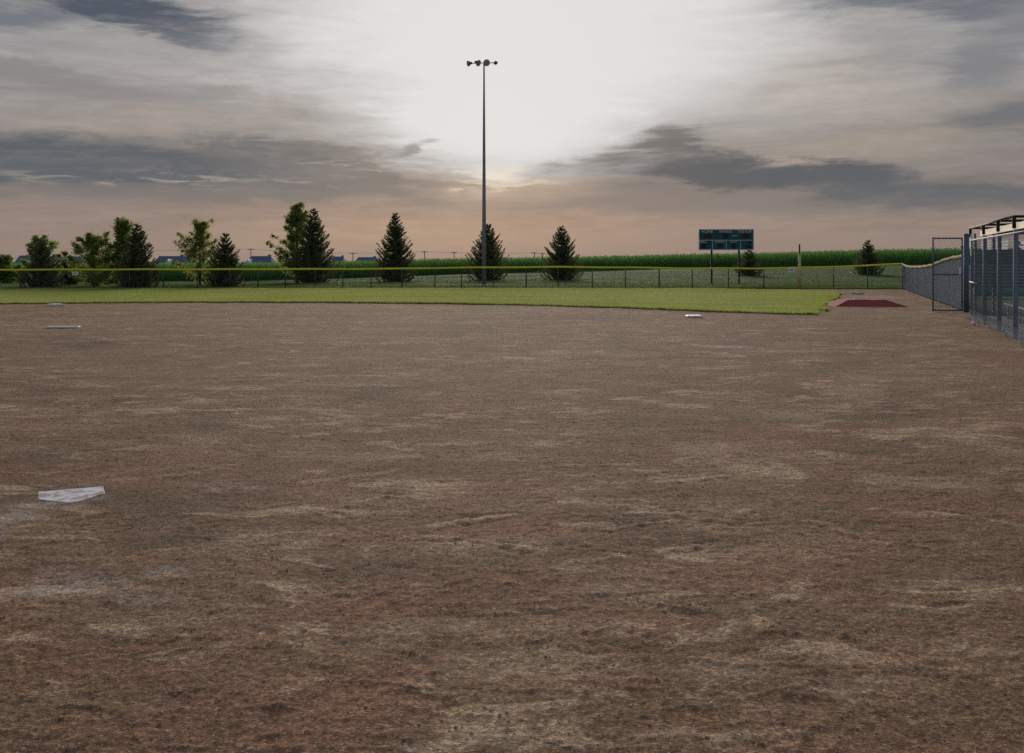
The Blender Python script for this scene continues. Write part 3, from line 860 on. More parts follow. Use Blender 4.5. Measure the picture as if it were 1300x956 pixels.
# ------------------------------------------------------------------ stadium light pole
Yp = F * H / (362.5 - HOR)
lp = empty('light_pole', ((614.5 - CX) / F * Yp, Yp, 0), 'tall tapered steel floodlight pole behind the outfield fence', 'light pole')
zt = zat(80, Yp)
mb = MB(); mb.tube([(0, 0, -.1), (0, 0, 5.2), (0, 0, 10), (0, 0, zt)], [.155, .125, .09, .05], 14); mb.build('shaft', M['galv_dark'], lp, smooth=True)
mb = MB(); mb.lathe([(.30, -.05), (.30, .03), (.22, .05), (.22, .09)], n=14); mb.build('base_flange', M['galv'], lp)
mb = MB(); mb.tube([((598 - 614.5) / F * Yp, 0, zt - .02), ((630 - 614.5) / F * Yp, 0, zt + .02)], .03, 8); mb.build('crossarm', M['lamp'], lp)
def floodlight(px, py, dirv, sc, parent):
    d = np.array(dirv, float); d /= np.linalg.norm(d)
    a = np.cross(d, [0, 0, 1]); a /= np.linalg.norm(a); b = np.cross(a, d)
    Mx = np.stack([a, b, d], 1)
    c = ((px - 614.5) / F * Yp, 0, zat(py, Yp))
    mb = MB(); mb.lathe([(.04, -.26), (.12, -.24), (.13, -.08), (.20, .0), (.275, .13), (.285, .15)], c, 18, Mx @ np.diag([sc, sc, sc]))
    hd = mb.build('floodlight', M['lamp'], parent, smooth=False)
    mb = MB(); mb.lathe([(.27, .152), (.26, .17), (.1, .19)], c, 18, Mx @ np.diag([sc, sc, sc])); mb.build('lens', M['lens'], hd)
    mb = MB(); mb.tube([c, (c[0], c[1], zt)], .03, 6); mb.build('bracket', M['lamp'], hd)
for px, py, d, sc in [(596, 80.5, (-.9, -.45, -.25), .74), (606, 79.6, (.75, -.6, -.4), .8), (617.3, 79.6, (.25, -.9, -.2), .82), (629, 79.3, (.2, .9, -.25), .5)]:
    floodlight(px, py, d, sc, lp)

# ------------------------------------------------------------------ scoreboard
Ys = F * H / (360.5 - HOR)
pxm = Ys / F
x0, x1, zt, zb = (886.5 - CX) * pxm, (956.5 - CX) * pxm, zat(291, Ys), zat(317.5, Ys)
W, HH = x1 - x0, zt - zb
sb = empty('scoreboard', ((x0 + x1) / 2, Ys, 0), 'dark green baseball scoreboard with pale trim on two dark posts', 'scoreboard')
zm = zb + HH * .47
mb = MB(); mb.box((0, 0, (zt + zb) / 2), (W - .06, .22, HH - .06)); mb.build('panel', M['board_green'], sb)
mb = MB()
t = .07
mb.box((0, -.012, zt - t / 2), (W, .25, t)); mb.box((0, -.012, zb + t / 2), (W, .25, t))
for s in (-1, 1): mb.box((s * (W / 2 - t / 2), -.012, (zt + zb) / 2), (t, .25, HH - 2 * t))
mb.build('frame', M['board_trim'], sb)
mb = MB(); mb.box((0, -.115, zm), (W - 2 * t, .03, .055))
for k in (-.247, .0, .258): mb.box((W * k, -.115, (zb + t + zm - .0275) / 2), (.055, .03, zm - .0275 - zb - t))
mb.build('divider', M['board_trim'], sb)
def text(parent, s, cx, cz, size, mat, name='lettering', y=-.118):
    cu = bpy.data.curves.new(name, 'FONT'); cu.body = s; cu.size = size; cu.align_x = 'CENTER'; cu.align_y = 'CENTER'; cu.extrude = .003
    tmp = bpy.data.objects.new(name, cu); COL.objects.link(tmp)
    dg = bpy.context.evaluated_depsgraph_get(); dg.update()
    me = bpy.data.meshes.new_from_object(tmp.evaluated_get(dg))
    bpy.data.objects.remove(tmp)
    me.materials.clear(); me.materials.append(mat)
    o = bpy.data.objects.new(name, me); COL.objects.link(o); o.parent = parent
    o.location = (cx, y, cz); o.rotation_euler = (R(90), 0, 0)
    return o
u = lambda px: (px - 921.5) * pxm
zrow1 = zat(294.2, Ys); zrow2 = zat(307, Ys)
for s, px, z, sz_ in [('HOME', 897.5, zrow1, .30), ('INNING', 921, zrow1, .27), ('VISITOR', 945, zrow1, .29), ('BALL', 892, zrow2, .24), ('STRIKE', 913, zrow2, .24), ('OUT', 931, zrow2, .24)]:
    text(sb, s, u(px), z, sz_, M['board_text'])
for px0, px1, py0, py1, mk in [(893, 903, 297, 303, 'board_red'), (917.5, 924, 296, 303, 'board_black'), (940, 951, 297, 303, 'board_red'),
                               (890, 896, 309.5, 315.5, 'board_black'), (911, 916.5, 308.8, 315.5, 'board_black'), (928.3, 933.5, 308.5, 315.5, 'board_black'), (946, 953, 311, 315.8, 'board_black'), (950, 953.5, 306, 309, 'board_black')]:
    mb = MB(); mb.box((u((px0 + px1) / 2), -.112, (zat(py0, Ys) + zat(py1, Ys)) / 2), ((px1 - px0) * pxm, .012, (py1 - py0) * pxm)); mb.build('digit_window', M[mk], sb)
mb = MB(); mb.box((u(932), -.113, zat(299.5, Ys)), (6.5 * pxm, .008, .06)); mb.build('pale_strip', M['board_trim'], sb)
for px in (904, 938.8):
    mb = MB(); mb.box((u(px), .2, (zb + .5 - .1) / 2), (.125, .15, zb + .5 + .1), bev=.01); mb.build('post', M['post_dark'], sb)

# ------------------------------------------------------------------ trees
def ribbons(P, Q, wdt, up=None):
    """triangles from base P to tip Q, width wdt -> verts, faces"""
    n = len(P); d = Q - P
    rv = rng.normal(size=(n, 3)); a = np.cross(d, rv); a /= (np.linalg.norm(a, axis=1, keepdims=True) + 1e-9)
    w = np.asarray(wdt).reshape(-1, 1)
    mid = P + d * .45
    V = np.stack([P, mid - a * w, Q, mid + a * w], 1).reshape(-1, 3)
    return V, np.arange(n * 4).reshape(n, 4)

def spruce(px, Y, ytop, halfw_px, label, dens=1.0, low=.02, up=.30, seed=0):
    r0 = np.random.default_rng(seed + 100)
    bx_ = (px - CX) / F * Y; bz = float(terrain(bx_, Y))
    Ht = zat(ytop, Y) - bz; Rd = halfw_px * Y / F
    root = empty('spruce_tree', (bx_, Y, bz), label, 'tree', 'spruce trees behind the outfield fence')
    mb = MB(); mb.tube([(0, 0, -.15), (0, 0, Ht * .5), (0.02, 0, Ht * .97)], [.055 * Ht * .32, .03 * Ht * .32, .006], 7); mb.build('trunk', M['bark'], root, smooth=True)
    P, Q, W = [], [], []
    br = MB()
    tiers = max(9, int(Ht * 4.2))
    specs = []
    for ti in range(tiers):
        t0 = low + (1 - low) * (ti + .3) / tiers
        nbr = int(round((9 if t0 < .5 else 7 if t0 < .8 else 5) * dens)) + 1
        a0 = r0.random() * 6.28
        for j in range(nbr):
            specs.append((min(.985, t0 + r0.normal() * .30 / tiers), a0 + 6.283 * (j + r0.normal() * .22) / nbr))
        for j in range(int(6 * (1 - t0) * dens) + 1):      # short filler twigs between the tiers
            specs.append((min(.97, t0 + (.3 + .4 * r0.random()) / tiers), -1 - r0.random() * 6.28))
    for i, (t, az) in enumerate(specs):
        z = Ht * t
        fill = az < 0
        env = Rd * 1.22 * min(.94, (1 - t + .02) ** .85)
        L = env * (.74 + .34 * r0.random() + (.18 if r0.random() < .10 and t > .2 else 0)) * (.66 if fill else 1)
        upk = up * (.25 + t * 1.25) + r0.normal() * .09
        dr = np.array([math.cos(az), math.sin(az), 0])
        npt = 6
        cur = []
        for k in range(npt + 1):
            q = k / npt
            cur.append(np.array([0, 0, z]) + dr * L * q + np.array([0, 0, L * (upk * q - .30 * math.sin(q * math.pi) * (1 - t) + .22 * q ** 3)]))
        cur = np.array(cur)
        if not fill: br.tube(cur[::2], [.016, .011, .007, .004][:len(cur[::2])], 3, False)
        m_ = int(16 + L * 84)
        q = r0.random(m_) ** .8
        pos = np.stack([np.interp(q * npt, range(npt + 1), cur[:, c]) for c in range(3)], 1)
        sd = np.array([-dr[1], dr[0], 0])
        sp = (1 - q * .68) * min(.42, .48 * L)
        side = r0.choice([-1, 1], m_) * r0.random(m_)
        tip = pos + dr * (.05 + .08 * r0.random(m_))[:, None] + sd * (side * sp)[:, None] + np.array([0, 0, 1.0]) * (r0.normal(0, .03, m_) + .01)[:, None]
        P.append(pos); Q.append(tip + (tip - pos) * .2); W.append(np.full(m_, .020) + r0.random(m_) * .018)
        P.append(cur[-2:-1]); Q.append(cur[-1:] + dr * .06 + np.array([[0, 0, .05]])); W.append(np.array([.024]))
    m_ = 24
    zz = Ht * (1 - .12 * r0.random(m_)); a_ = r0.random(m_) * 6.28
    P.append(np.stack([zz * 0, zz * 0, zz - .06], 1)); Q.append(np.stack([np.cos(a_) * .12, np.sin(a_) * .12, zz + .10], 1)); W.append(np.full(m_, .022))
    P, Q, W = np.concatenate(P), np.concatenate(Q), np.concatenate(W)
    V, Fc = ribbons(P, Q, W)
    np_mesh('crown', V, Fc, M['needles'], root, attrs={'tone': np.repeat(r0.random(len(P)), 4)})
    br.build('branches', M['bark'], root)
    return root

def leafy_tree(px, Y, ytop, halfw_px, label, seed=0, mat='leaves', leaf=.085, nl=9000, stems=1, low=.12, spread=.75, name='leafy_tree', group='leafy trees behind the outfield fence', lean=0.0):
    r0 = np.random.default_rng(seed + 500)
    bx_ = (px - CX) / F * Y; bz = float(terrain(bx_, Y))
    Ht = zat(ytop, Y) - bz; Rd = halfw_px * Y / F
    root = empty(name, (bx_, Y, bz), label, 'tree' if 'tree' in name else 'bush', group)
    br = MB(); tw = []
    br.tube([(0, 0, -.15), (lean * Rd * .4, 0, Ht * .45), (lean * Rd, 0, Ht * .96)], [.02 * Ht, .012 * Ht, .006], 7)
    nlimb = int(12 + Ht * 4)
    for i in range(nlimb):
        t = low + (1 - low) * ((i + r0.random()) / nlimb) ** 1.05
        az = i * 2.39996 + r0.normal() * .4
        prof = 1.32 * (1 - t + .05) ** .62 * (.75 + .25 * min(1, t / .2))
        L = Rd * prof * (.60 + .62 * r0.random())
        el = spread * (.55 + .5 * t) + r0.normal() * .12
        dr = np.array([math.cos(az) * math.cos(el), math.sin(az) * math.cos(el), math.sin(el)])
        s = np.array([lean * Rd * t, 0, Ht * t * .88])
        e = s + dr * L / max(.35, math.cos(el)) * .85
        e[2] = min(e[2], Ht)
        mid = (s + e) / 2 + np.array([0, 0, -.06 * L])
        br.tube([s, mid, e], [.022, .014, .005], 4, False)
        tw.append((s, mid, e, L))
    P = []
    per = int(nl / nlimb)
    for s, mid, e, L in tw:
        n_cl = 13
        for c in range(n_cl):
            q = .12 + .92 * r0.random()
            b = (1 - q) ** 2 * s + 2 * q * (1 - q) * mid + q * q * e
            rad_ = (.05 + .10 * r0.random()) * (1.35 - .8 * q) * (.6 + .35 * Rd)
            b = b + r0.normal(0, .075 * Rd, 3) * (1.05 - .7 * q)
            k = per // n_cl
            P.append(b + r0.normal(0, 1, (k, 3)) * rad_ * np.array([1, 1, .8]))
    P = np.concatenate(P)
    P[:, 2] = np.clip(P[:, 2], .12, Ht * 1.02)
    d = r0.normal(size=P.shape); d[:, 2] -= .5; d /= np.linalg.norm(d, axis=1, keepdims=True)
    lf = leaf * (.7 + .7 * r0.random(len(P)))
    V, Fc = ribbons(P, P + d * lf[:, None], lf * .36)
    np_mesh('crown', V, Fc, M[mat], root, attrs={'tone': np.repeat(r0.random(len(P)), 4)})
    br.build('trunk', M['bark'], root, smooth=True)
    return root

# left cluster just behind the fence
YA = F * H / (365.6 - HOR)
spruce(54, YA, 305, 23, 'dark spruce with leafy shoots beside it, nearest the left edge', 1.2, .01, .32, 1)
leafy_tree(51, YA + 1.6, 300, 27, 'thin leafy tree poking out behind the dark spruce near the left edge', 2, nl=9000, spread=.9, leaf=.10)
leafy_tree(119, YA + 1.8, 295, 40, 'loose leafy tree with an arm of leaves reaching left, beside the tallest left tree', 3, nl=15000, leaf=.10, low=.03, spread=.62)
leafy_tree(156, YA + 2.6, 275, 31, 'tall leafy tree rising behind the broad dark spruce', 4, nl=14000, leaf=.10, spread=.8, low=.04)
spruce(174, YA, 284, 26, 'broad dark spruce in front of the tall leafy tree', 1.35, .01, .25, 5)
leafy_tree(254, YA + 6, 276, 33, 'slender leafy tree left of a squat dark spruce', 6, nl=12000, leaf=.10, spread=.72, low=.08)
spruce(286, F * H / (364 - HOR), 296, 23, 'squat dark spruce with feathered right side beside a slender leafy tree', 1.3, .01, .36, 7)
YB = F * H / (358.5 - HOR)
leafy_tree(377, YB + 3, 254, 33, 'tallest leafy tree merged with a spruce at its right', 8, nl=19000, leaf=.12, spread=.68, low=.06)
spruce(398, YB, 265, 28, 'tall dense spruce joined to the tallest leafy tree', 1.25, .03, .32, 9)
YC = F * H / (356.6 - HOR)
spruce(502, YC, 270, 25, 'even conical spruce standing alone left of the light pole', 1.1, .02, .26, 10)
spruce(619, YC + 2, 284, 26, 'open branched spruce directly behind the light pole', 1.0, .02, .46, 11)
spruce(713, YC, 287, 25, 'small pointed spruce right of the light pole', 1.0, .02, .34, 12)
YD = 98.0
spruce(951, YD, 317, 16, 'young spruce under the right end of the scoreboard', 1.0, .02, .2, 13)
spruce(1102, YD, 305, 18, 'young narrow spruce before the corn above the maroon mound', 1.0, .02, .2, 14)
# bushes and hedges on the left
leafy_tree(5, 78, 324.5, 21, 'round lime green bush at the very left edge behind the fence', 15, 'lime_leaves', .13, 9000, low=.05, spread=.6, name='round_bush', group='bushes behind the outfield fence')
leafy_tree(88, 74, 331, 20, 'low dark bush beside the white fence sign', 16, 'dark_leaves', .12, 7500, low=.02, spread=.5, name='low_bush', group='bushes behind the outfield fence')
leafy_tree(128, 73, 327, 26, 'wide dark bush beneath the loose leafy tree', 17, 'dark_leaves', .12, 9000, low=.02, spread=.5, name='low_bush', group='bushes behind the outfield fence')
leafy_tree(33, 80, 337, 12, 'small grey-green bush between the lime bush and the first spruce', 18, 'leaves', .11, 4000, low=.02, spread=.5, name='low_bush', group='bushes behind the outfield fence')
leafy_tree(-55, 70, 300, 40, 'leafy tree just beyond the left edge', 19, nl=6000, spread=.8)

# far trees on the skyline
for i, (px, yt, hw, Y, lab) in enumerate([(749.5, 325.2, 3.2, 520, 'tiny far tree on the skyline right of the small pointed spruce'), (779, 325.0, 4.2, 520, 'tiny flat-topped far tree on the skyline left of the scoreboard'),
                                       (657, 327.2, 4.5, 560, 'tiny far tree clump between the light pole and the small pointed spruce'), (765, 326.6, 2.6, 560, 'tiniest far tree between two others on the skyline'),
                                       (555, 327.6, 5, 520, 'low far tree clump right of the conical spruce'), (430, 327.6, 6, 520, 'low far tree clump between the far houses')]):
    leafy_tree(px, Y, yt, hw, lab, 30 + i, 'dark_leaves', .55, 1500, low=.03, spread=.6, name='far_tree', group='far trees on the skyline')

# ------------------------------------------------------------------ corn
rows_n = 9
VX, FX, TN = [], [], []
allP, allQ, allW, allD = [], [], [], []
for rI in range(rows_n):
    yk = CORN_Y + rI * .75
    xk = np.arange(-85, 118, .21) + rng.normal(0, .05, len(np.arange(-85, 118, .21)))
    hk = np.interp(xk, _cx, _ch) * (.88 + .24 * rng.random(len(xk)) + .16 * (fbm(xk * .25, xk * 0 + rI, 3, 80) - .5))
    zk = terrain(xk, np.full_like(xk, yk))
    nl_ = 10
    for l in range(nl_):
        t = .14 + .82 * l / (nl_ - 1)
        az = rng.random(len(xk)) * 6.283
        Ll = (.72 - .30 * abs(t - .55)) * rng.uniform(.75, 1.1, len(xk))
        b = np.stack([xk, np.full_like(xk, yk) + rng.normal(0, .08, len(xk)), zk + hk * t * .92], -1)
        d1 = np.stack([np.cos(az) * .45, np.sin(az) * .45, np.full_like(az, .55 + .25 * t)], -1)
        d2 = np.stack([np.cos(az) * .62, np.sin(az) * .62, np.full_like(az, -.10 + .38 * t)], -1)
        m1 = b + d1 * Ll[:, None] * .6
        e1 = m1 + d2 * Ll[:, None] * .7
        sd = np.stack([-np.sin(az), np.cos(az), np.zeros_like(az)], -1) * .042
        V = np.stack([b - sd * .6, b + sd * .6, m1 + sd, m1 - sd, e1], 1)
        base = sum(len(v) for v in VX)
        VX.append(V.reshape(-1, 3))
        k = base + np.arange(len(xk))[:, None] * 5
        FX.append(np.concatenate([k + np.array([0, 1, 2]), k + np.array([0, 2, 3]), k + np.array([3, 2, 4])], 0))
        TN.append(np.repeat(np.clip(rng.random(len(xk)) * .6 + .4 * t, 0, 1), 5))  # lower leaves darker: leaf age, with shade at the base put into tone
    # stalk
    b = np.stack([xk, np.full_like(xk, yk), zk - .1], -1); tpp = np.stack([xk + rng.normal(0, .05, len(xk)), np.full_like(xk, yk), zk + hk], -1)
    V = np.stack([b + [-.016, 0, 0], b + [.016, 0, 0], tpp], 1)
    base = sum(len(v) for v in VX); VX.append(V.reshape(-1, 3)); FX.append(base + np.arange(len(xk) * 3).reshape(-1, 3)); TN.append(np.full(len(xk) * 3, .4))
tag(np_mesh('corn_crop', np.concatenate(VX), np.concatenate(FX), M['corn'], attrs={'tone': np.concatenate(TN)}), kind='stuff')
# closed canopy further back
xs = np.linspace(-92, 122, 430); ys = np.concatenate([np.linspace(CORN_Y + rows_n * .75 - .4, 150, 16), np.linspace(151.5, 212, 36)])
gx, gy = np.meshgrid(xs, ys)
gz = np.interp(gx, _cx, _cz) + np.interp(gx, _cx, _ch) * .93 + (fbm(gx * 1.3, gy * 1.3, 3, 90) - .5) * .5
gz[0, :] -= 1.9; gz[-1, :] -= 4
idx = np.arange(gx.size).reshape(gx.shape)
fc = np.stack([idx[:-1, :-1], idx[:-1, 1:], idx[1:, 1:], idx[1:, :-1]], -1).reshape(-1, 4)
tag(np_mesh('corn_crop', np.stack([gx, gy, gz], -1).reshape(-1, 3), fc, M['corn_top']), kind='stuff')
n = 60000
x = rng.uniform(-90, 120, n); y = 139 + 73 * rng.random(n) ** 1.3
z = np.interp(x, _cx, _cz) + np.interp(x, _cx, _ch) * .93 - .25
tag(blades('corn_crop', x, y, z, rng.uniform(.3, .6, n), rng.uniform(.08, .16, n), .9, M['corn']), kind='stuff')

# ------------------------------------------------------------------ far houses
def house(px0, px1, ytop, Y, label, wall, gable_px=None, hip=False):
    sc = Y / F
    cx_ = ((px0 + px1) / 2 - CX) * sc; w = (px1 - px0) * sc
    zt = zat(ytop, Y); z0 = -3.3; eave = z0 + (zt - z0) * .55
    hs = empty('house', (cx_, Y, z0), label, 'house', 'far houses beyond the corn')
    d = 8.0; e = eave - z0; t = zt - z0
    mb = MB(); mb.box((0, d / 2, e / 2), (w * .92, d, e)); mb.build('wall', M[wall], hs)
    mb = MB(); ins = w * .18 if hip else 0
    mb.v = [(-w / 2, -.4, e), (w / 2, -.4, e), (w / 2, d + .4, e), (-w / 2, d + .4, e), (-w / 2 + ins, d / 2, t), (w / 2 - ins, d / 2, t)]
    mb.f = [(0, 1, 5, 4), (2, 3, 4, 5), (1, 2, 5), (3, 0, 4), (3, 2, 1, 0)]
    rf = mb.build('roof', M['house_roof'], hs)
    mb = MB(); mb.box((w * .25, d * .6, t - .2), (.7, .7, 1.1)); mb.build('chimney', M['house_wall2'], rf)
    if gable_px is not None:
        gxp = (gable_px - CX) * sc - cx_; gw = min(2.8, w * .28)
        mb = MB(); mb.v = [(gxp - gw / 2, -.62, e - .1), (gxp + gw / 2, -.62, e - .1), (gxp, -.62, e + (t - e) * .75), (gxp - gw / 2, 2.4, e - .1), (gxp + gw / 2, 2.4, e - .1), (gxp, d / 2 - .5, e + (t - e) * .75)]
        mb.f = [(0, 1, 2), (1, 4, 5, 2), (3, 0, 2, 5), (0, 3, 4, 1)]
        mb.build('gable', M['sign'], hs)
    for k in (-.3, 0.02, .32):
        mb = MB(); mb.box((w * k, -.03, e * .72), (w * .10, .08, e * .28)); wn = mb.build('window', M['glass'], hs)
        fr = MB(); fr.box((w * k, -.05, e * .72 - e * .15), (w * .12, .12, .1)); fr.build('sill', M['sign'], wn)
    return hs
house(14, 36, 324.2, 230, 'dark slate-blue house roof between the lime bush and first spruce', 'house_wall2', None)
house(194, 232, 325.0, 230, 'long slate-blue house half hidden right of the broad dark spruce', 'house_wall2', 214, False)
house(306, 346, 325.0, 240, 'blue-grey house with a pale gable left of the tallest leafy tree', 'house_wall', 316, True)
house(418, 436, 325.6, 300, 'small distant house just right of the tall dense spruce', 'house_wall', None, True)
house(446, 482, 326.4, 320, 'low long distant house left of the conical spruce', 'house_wall2', None, True)
house(50, 110, 325.5, 260, 'dark house hidden behind the first spruce and bushes', 'house_wall2', None, False)

# ------------------------------------------------------------------ utility poles and line
pl = []
for px, yt, lab in [(318.5, 315.5, 'thin utility pole above the house with the pale gable'), (448, 320.5, 'thin utility pole beside the low long house'),
               (539, 318.6, 'thin utility pole right of the conical spruce'), (576.5, 319.6, 'thin utility pole left of the light pole'),
               (678.5, 320, 'thin utility pole left of the small pointed spruce'), (689, 320.8, 'utility pole touching the small pointed spruce')]:
    Y = 330.0; z0 = -3.3; x = (px - CX) / F * Y
    e = empty('utility_pole', (x, Y, z0), lab, 'utility pole', 'utility poles beyond the corn')
    t = zat(yt, Y) - z0
    mb = MB(); mb.tube([(0, 0, 0), (0, 0, t)], [.17, .11], 8); mb.build('shaft', M['wood'], e)
    mb = MB(); mb.box((0, -.12, t - .35), (2.1, .12, .14)); arm = mb.build('crossarm', M['wood'], e)
    for k in (-.9, -.4, .4, .9):
        mb = MB(); mb.lathe([(.06, 0), (.07, .08), (.03, .16)], (k, -.12, t - .28), 8); mb.build('insulator', M['galv_dark'], arm)
    pl.append(np.array([x, Y - .12, z0 + t - .14]))
pl = [pl[0] + np.array([-60, 0, 0])] + pl
mb = MB()
for a, b in zip(pl[:-1], pl[1:]):
    for o_ in (-.9, .9):
        mb.tube([a + (b - a) * q + np.array([0, o_ * .02, (.0 if o_ > 0 else -.02) - 2.2 * q * (1 - q) * min(1, np.linalg.norm(b - a) / 40)]) for q in np.linspace(0, 1, 9)], .022, 4, False)
tag(mb.build('power_line', M['black']), 'faint power line sagging between the far utility poles', 'power line')

# ------------------------------------------------------------------ sky and light
SUN_EL, SUN_AZ = R(14), R(-1)
wd = bpy.data.worlds.new('World'); scene.world = wd; wd.use_nodes = True
nt = NT(wd.node_tree); nt.n.clear()
dirn = nt.new('ShaderNodeTexCoord').outputs['Generated']
dx, dy, dz = nt.sep(dirn)[:3]
az = nt.m('ARCTAN2', dx, dy); el = nt.m('ARCSINE', dz)
U = nt.m('MULTIPLY', az, F); Vv = nt.m('MULTIPLY', el, F)
# high cloud sheet coordinates: direction hit on a flat layer, so streaks flatten toward the horizon
zc = nt.m('ADD', nt.m('MAXIMUM', dz, 0.0), .10)
cp = nt.comb(nt.m('DIVIDE', dx, zc), nt.m('DIVIDE', dy, zc), 0.0)
mpn = nt.new('ShaderNodeMapping'); nt.l.new(cp, mpn.inputs[0]); mpn.inputs['Rotation'].default_value = (0, 0, R(12)); mpn.inputs['Scale'].default_value = (.55, 1.25, 1)
sheet = mpn.outputs[0]
ang = nt.comb(nt.m('MULTIPLY', az, 1.0), nt.m('MULTIPLY', el, 4.2), 0.0)
w1 = nt.noise(ang, 3.2, 6, .62, .3); w2 = nt.noise(nt.comb(az, nt.m('MULTIPLY', el, 3.0), 4.7), 5.0, 6, .62, .3)
w3 = nt.noise(nt.comb(nt.m('MULTIPLY', az, 1.0), nt.m('MULTIPLY', el, 7.0), 9.1), 9.0, 7, .66, .6)
Uw = nt.m('ADD', U, nt.m('MULTIPLY', nt.m('SUBTRACT', w1, .5), 260)); Vw = nt.m('ADD', Vv, nt.m('MULTIPLY', nt.m('SUBTRACT', w2, .5), 85))
Uw = nt.m('ADD', Uw, nt.m('MULTIPLY', nt.m('SUBTRACT', w3, .5), 160)); Vw = nt.m('ADD', Vw, nt.m('MULTIPLY', nt.m('SUBTRACT', w3, .5), 46))
def dpos(px, py):
    a = math.atan((px - CX) / F); return a * F, math.atan((HOR - py) / F * math.cos(a)) * F
def ell(px, py, rx, ry, rot=0.0, lo=1.0, hi=0.0, warp=True):
    cu, cv = dpos(px, py)
    a = nt.m('SUBTRACT', Uw if warp else U, cu); b = nt.m('SUBTRACT', Vw if warp else Vv, cv)
    c, s = math.cos(rot), math.sin(rot)
    p = nt.m('DIVIDE', nt.m('ADD', nt.m('MULTIPLY', a, c), nt.m('MULTIPLY', b, s)), rx)
    q = nt.m('DIVIDE', nt.m('SUBTRACT', nt.m('MULTIPLY', b, c), nt.m('MULTIPLY', a, s)), ry)
    d = nt.m('SQRT', nt.m('ADD', nt.m('MULTIPLY', p, p), nt.m('MULTIPLY', q, q)))
    return nt.ss(lo, hi, d)
vn = nt.m('DIVIDE', Vv, 400.0, clamp=True)
base = nt.ramp(vn, [(0, srgb(147, 130, 122)), (.10, srgb(148, 131, 122)), (.22, srgb(132, 123, 120)), (.36, srgb(140, 134, 130)), (.48, srgb(156, 150, 147)), (.62, srgb(154, 152, 152)), (.8, srgb(146, 144, 145)), (.99, srgb(118, 122, 130))])
c = base
# warm low light under the sun
c = nt.mix(nt.m('MULTIPLY', ell(560, 296, 420, 70, 0, 1.0, .0), .75), c, srgb(180, 152, 131))
c = nt.mix(nt.m('MULTIPLY', ell(640, 243, 170, 46, 0, 1.0, .1), .8), c, srgb(180, 160, 140))
# pale high veil around the sun
c = nt.mix(nt.m('MULTIPLY', ell(660, 80, 640, 170, 0, 1.0, .1), .85), c, srgb(184, 179, 176))
c = nt.mix(nt.m('MULTIPLY', ell(1010, 105, 260, 60, R(-8), 1.0, .1), .5), c, srgb(186, 176, 166))
c = nt.mix(nt.m('MULTIPLY', ell(1080, 185, 220, 34, R(6), 1.0, .1), .5), c, srgb(170, 156, 142))
c = nt.mix(nt.m('MULTIPLY', ell(230, 140, 260, 26, R(4), 1.0, .1), .55), c, srgb(172, 160, 152))
# streaked cirrus texture
s1 = nt.noise(sheet, 1.1, 9, .64, .8); s2 = nt.noise(nt.comb(az, nt.m('MULTIPLY', el, 7.5), 2.2), 5.5, 9, .64, .9)
s3 = nt.noise(nt.comb(az, nt.m('MULTIPLY', el, 6.0), 5.1), 17.0, 9, .68, 1.2)
lum = nt.m('ADD', .20, nt.m('MULTIPLY', nt.m('ADD', nt.m('MULTIPLY', s3, .32), nt.m('ADD', nt.m('MULTIPLY', s1, .34), nt.m('MULTIPLY', s2, .44))), 1.48))
c = nt.mix(nt.m('MULTIPLY', nt.ss(0.0, 60.0, Vv), .9), c, nt.mix(1.0, c, nt.comb(lum, lum, lum), 'MULTIPLY'))
# grey-blue bands
dk1 = srgb(92, 97, 104)
def band(px, py, rx, ry, rot, k, col, lo=1.0, hi=.25):
    global c
    e = ell(px, py, rx, ry, rot, lo, hi)
    c = nt.mix(nt.m('MULTIPLY', e, nt.m('MULTIPLY', nt.ss(.28, .54, nt.m('ADD', nt.m('MULTIPLY', s2, .62), nt.m('MULTIPLY', s3, .38))), min(1.0, k * 1.12))), c, col)
band(120, 192, 330, 30, R(-3), .85, srgb(86, 93, 101))
band(330, 196, 250, 24, R(-5), .7, srgb(102, 103, 107))
band(100, 220, 420, 26, R(-1), .8, srgb(87, 95, 103))
band(300, 248, 420, 22, 0, .6, srgb(112, 112, 113))
band(60, 95, 300, 26, R(-3), .6, srgb(126, 123, 124))
band(510, 186, 58, 15, R(26), .85, srgb(128, 122, 120))
band(470, 205, 170, 18, R(-6), .6, srgb(140, 132, 126))
band(780, 198, 120, 26, R(10), .9, srgb(101, 98, 100))
band(880, 214, 230, 30, R(-8), .95, srgb(92, 93, 98))
band(1010, 226, 260, 28, R(-6), .85, srgb(88, 92, 98))
band(1220, 248, 260, 30, R(-3), .75, srgb(90, 97, 103))
band(920, 262, 420, 26, 0, .5, srgb(126, 119, 117))
band(1290, 140, 150, 26, R(6), .7, srgb(102, 105, 112))
band(1290, 60, 90, 50, R(20), .6, srgb(112, 115, 122))
band(1190, 6, 230, 26, R(-3), .9, srgb(108, 113, 121))
band(160, 12, 200, 34, R(-9), 1.0, srgb(78, 87, 100), 1.0, .35)
band(235, 42, 80, 22, R(-8), .85, srgb(96, 101, 111), 1.0, .3)
band(20, 22, 120, 20, 0, .7, srgb(100, 106, 116))
band(405, 95, 26, 8, R(-6), .6, srgb(150, 146, 146))
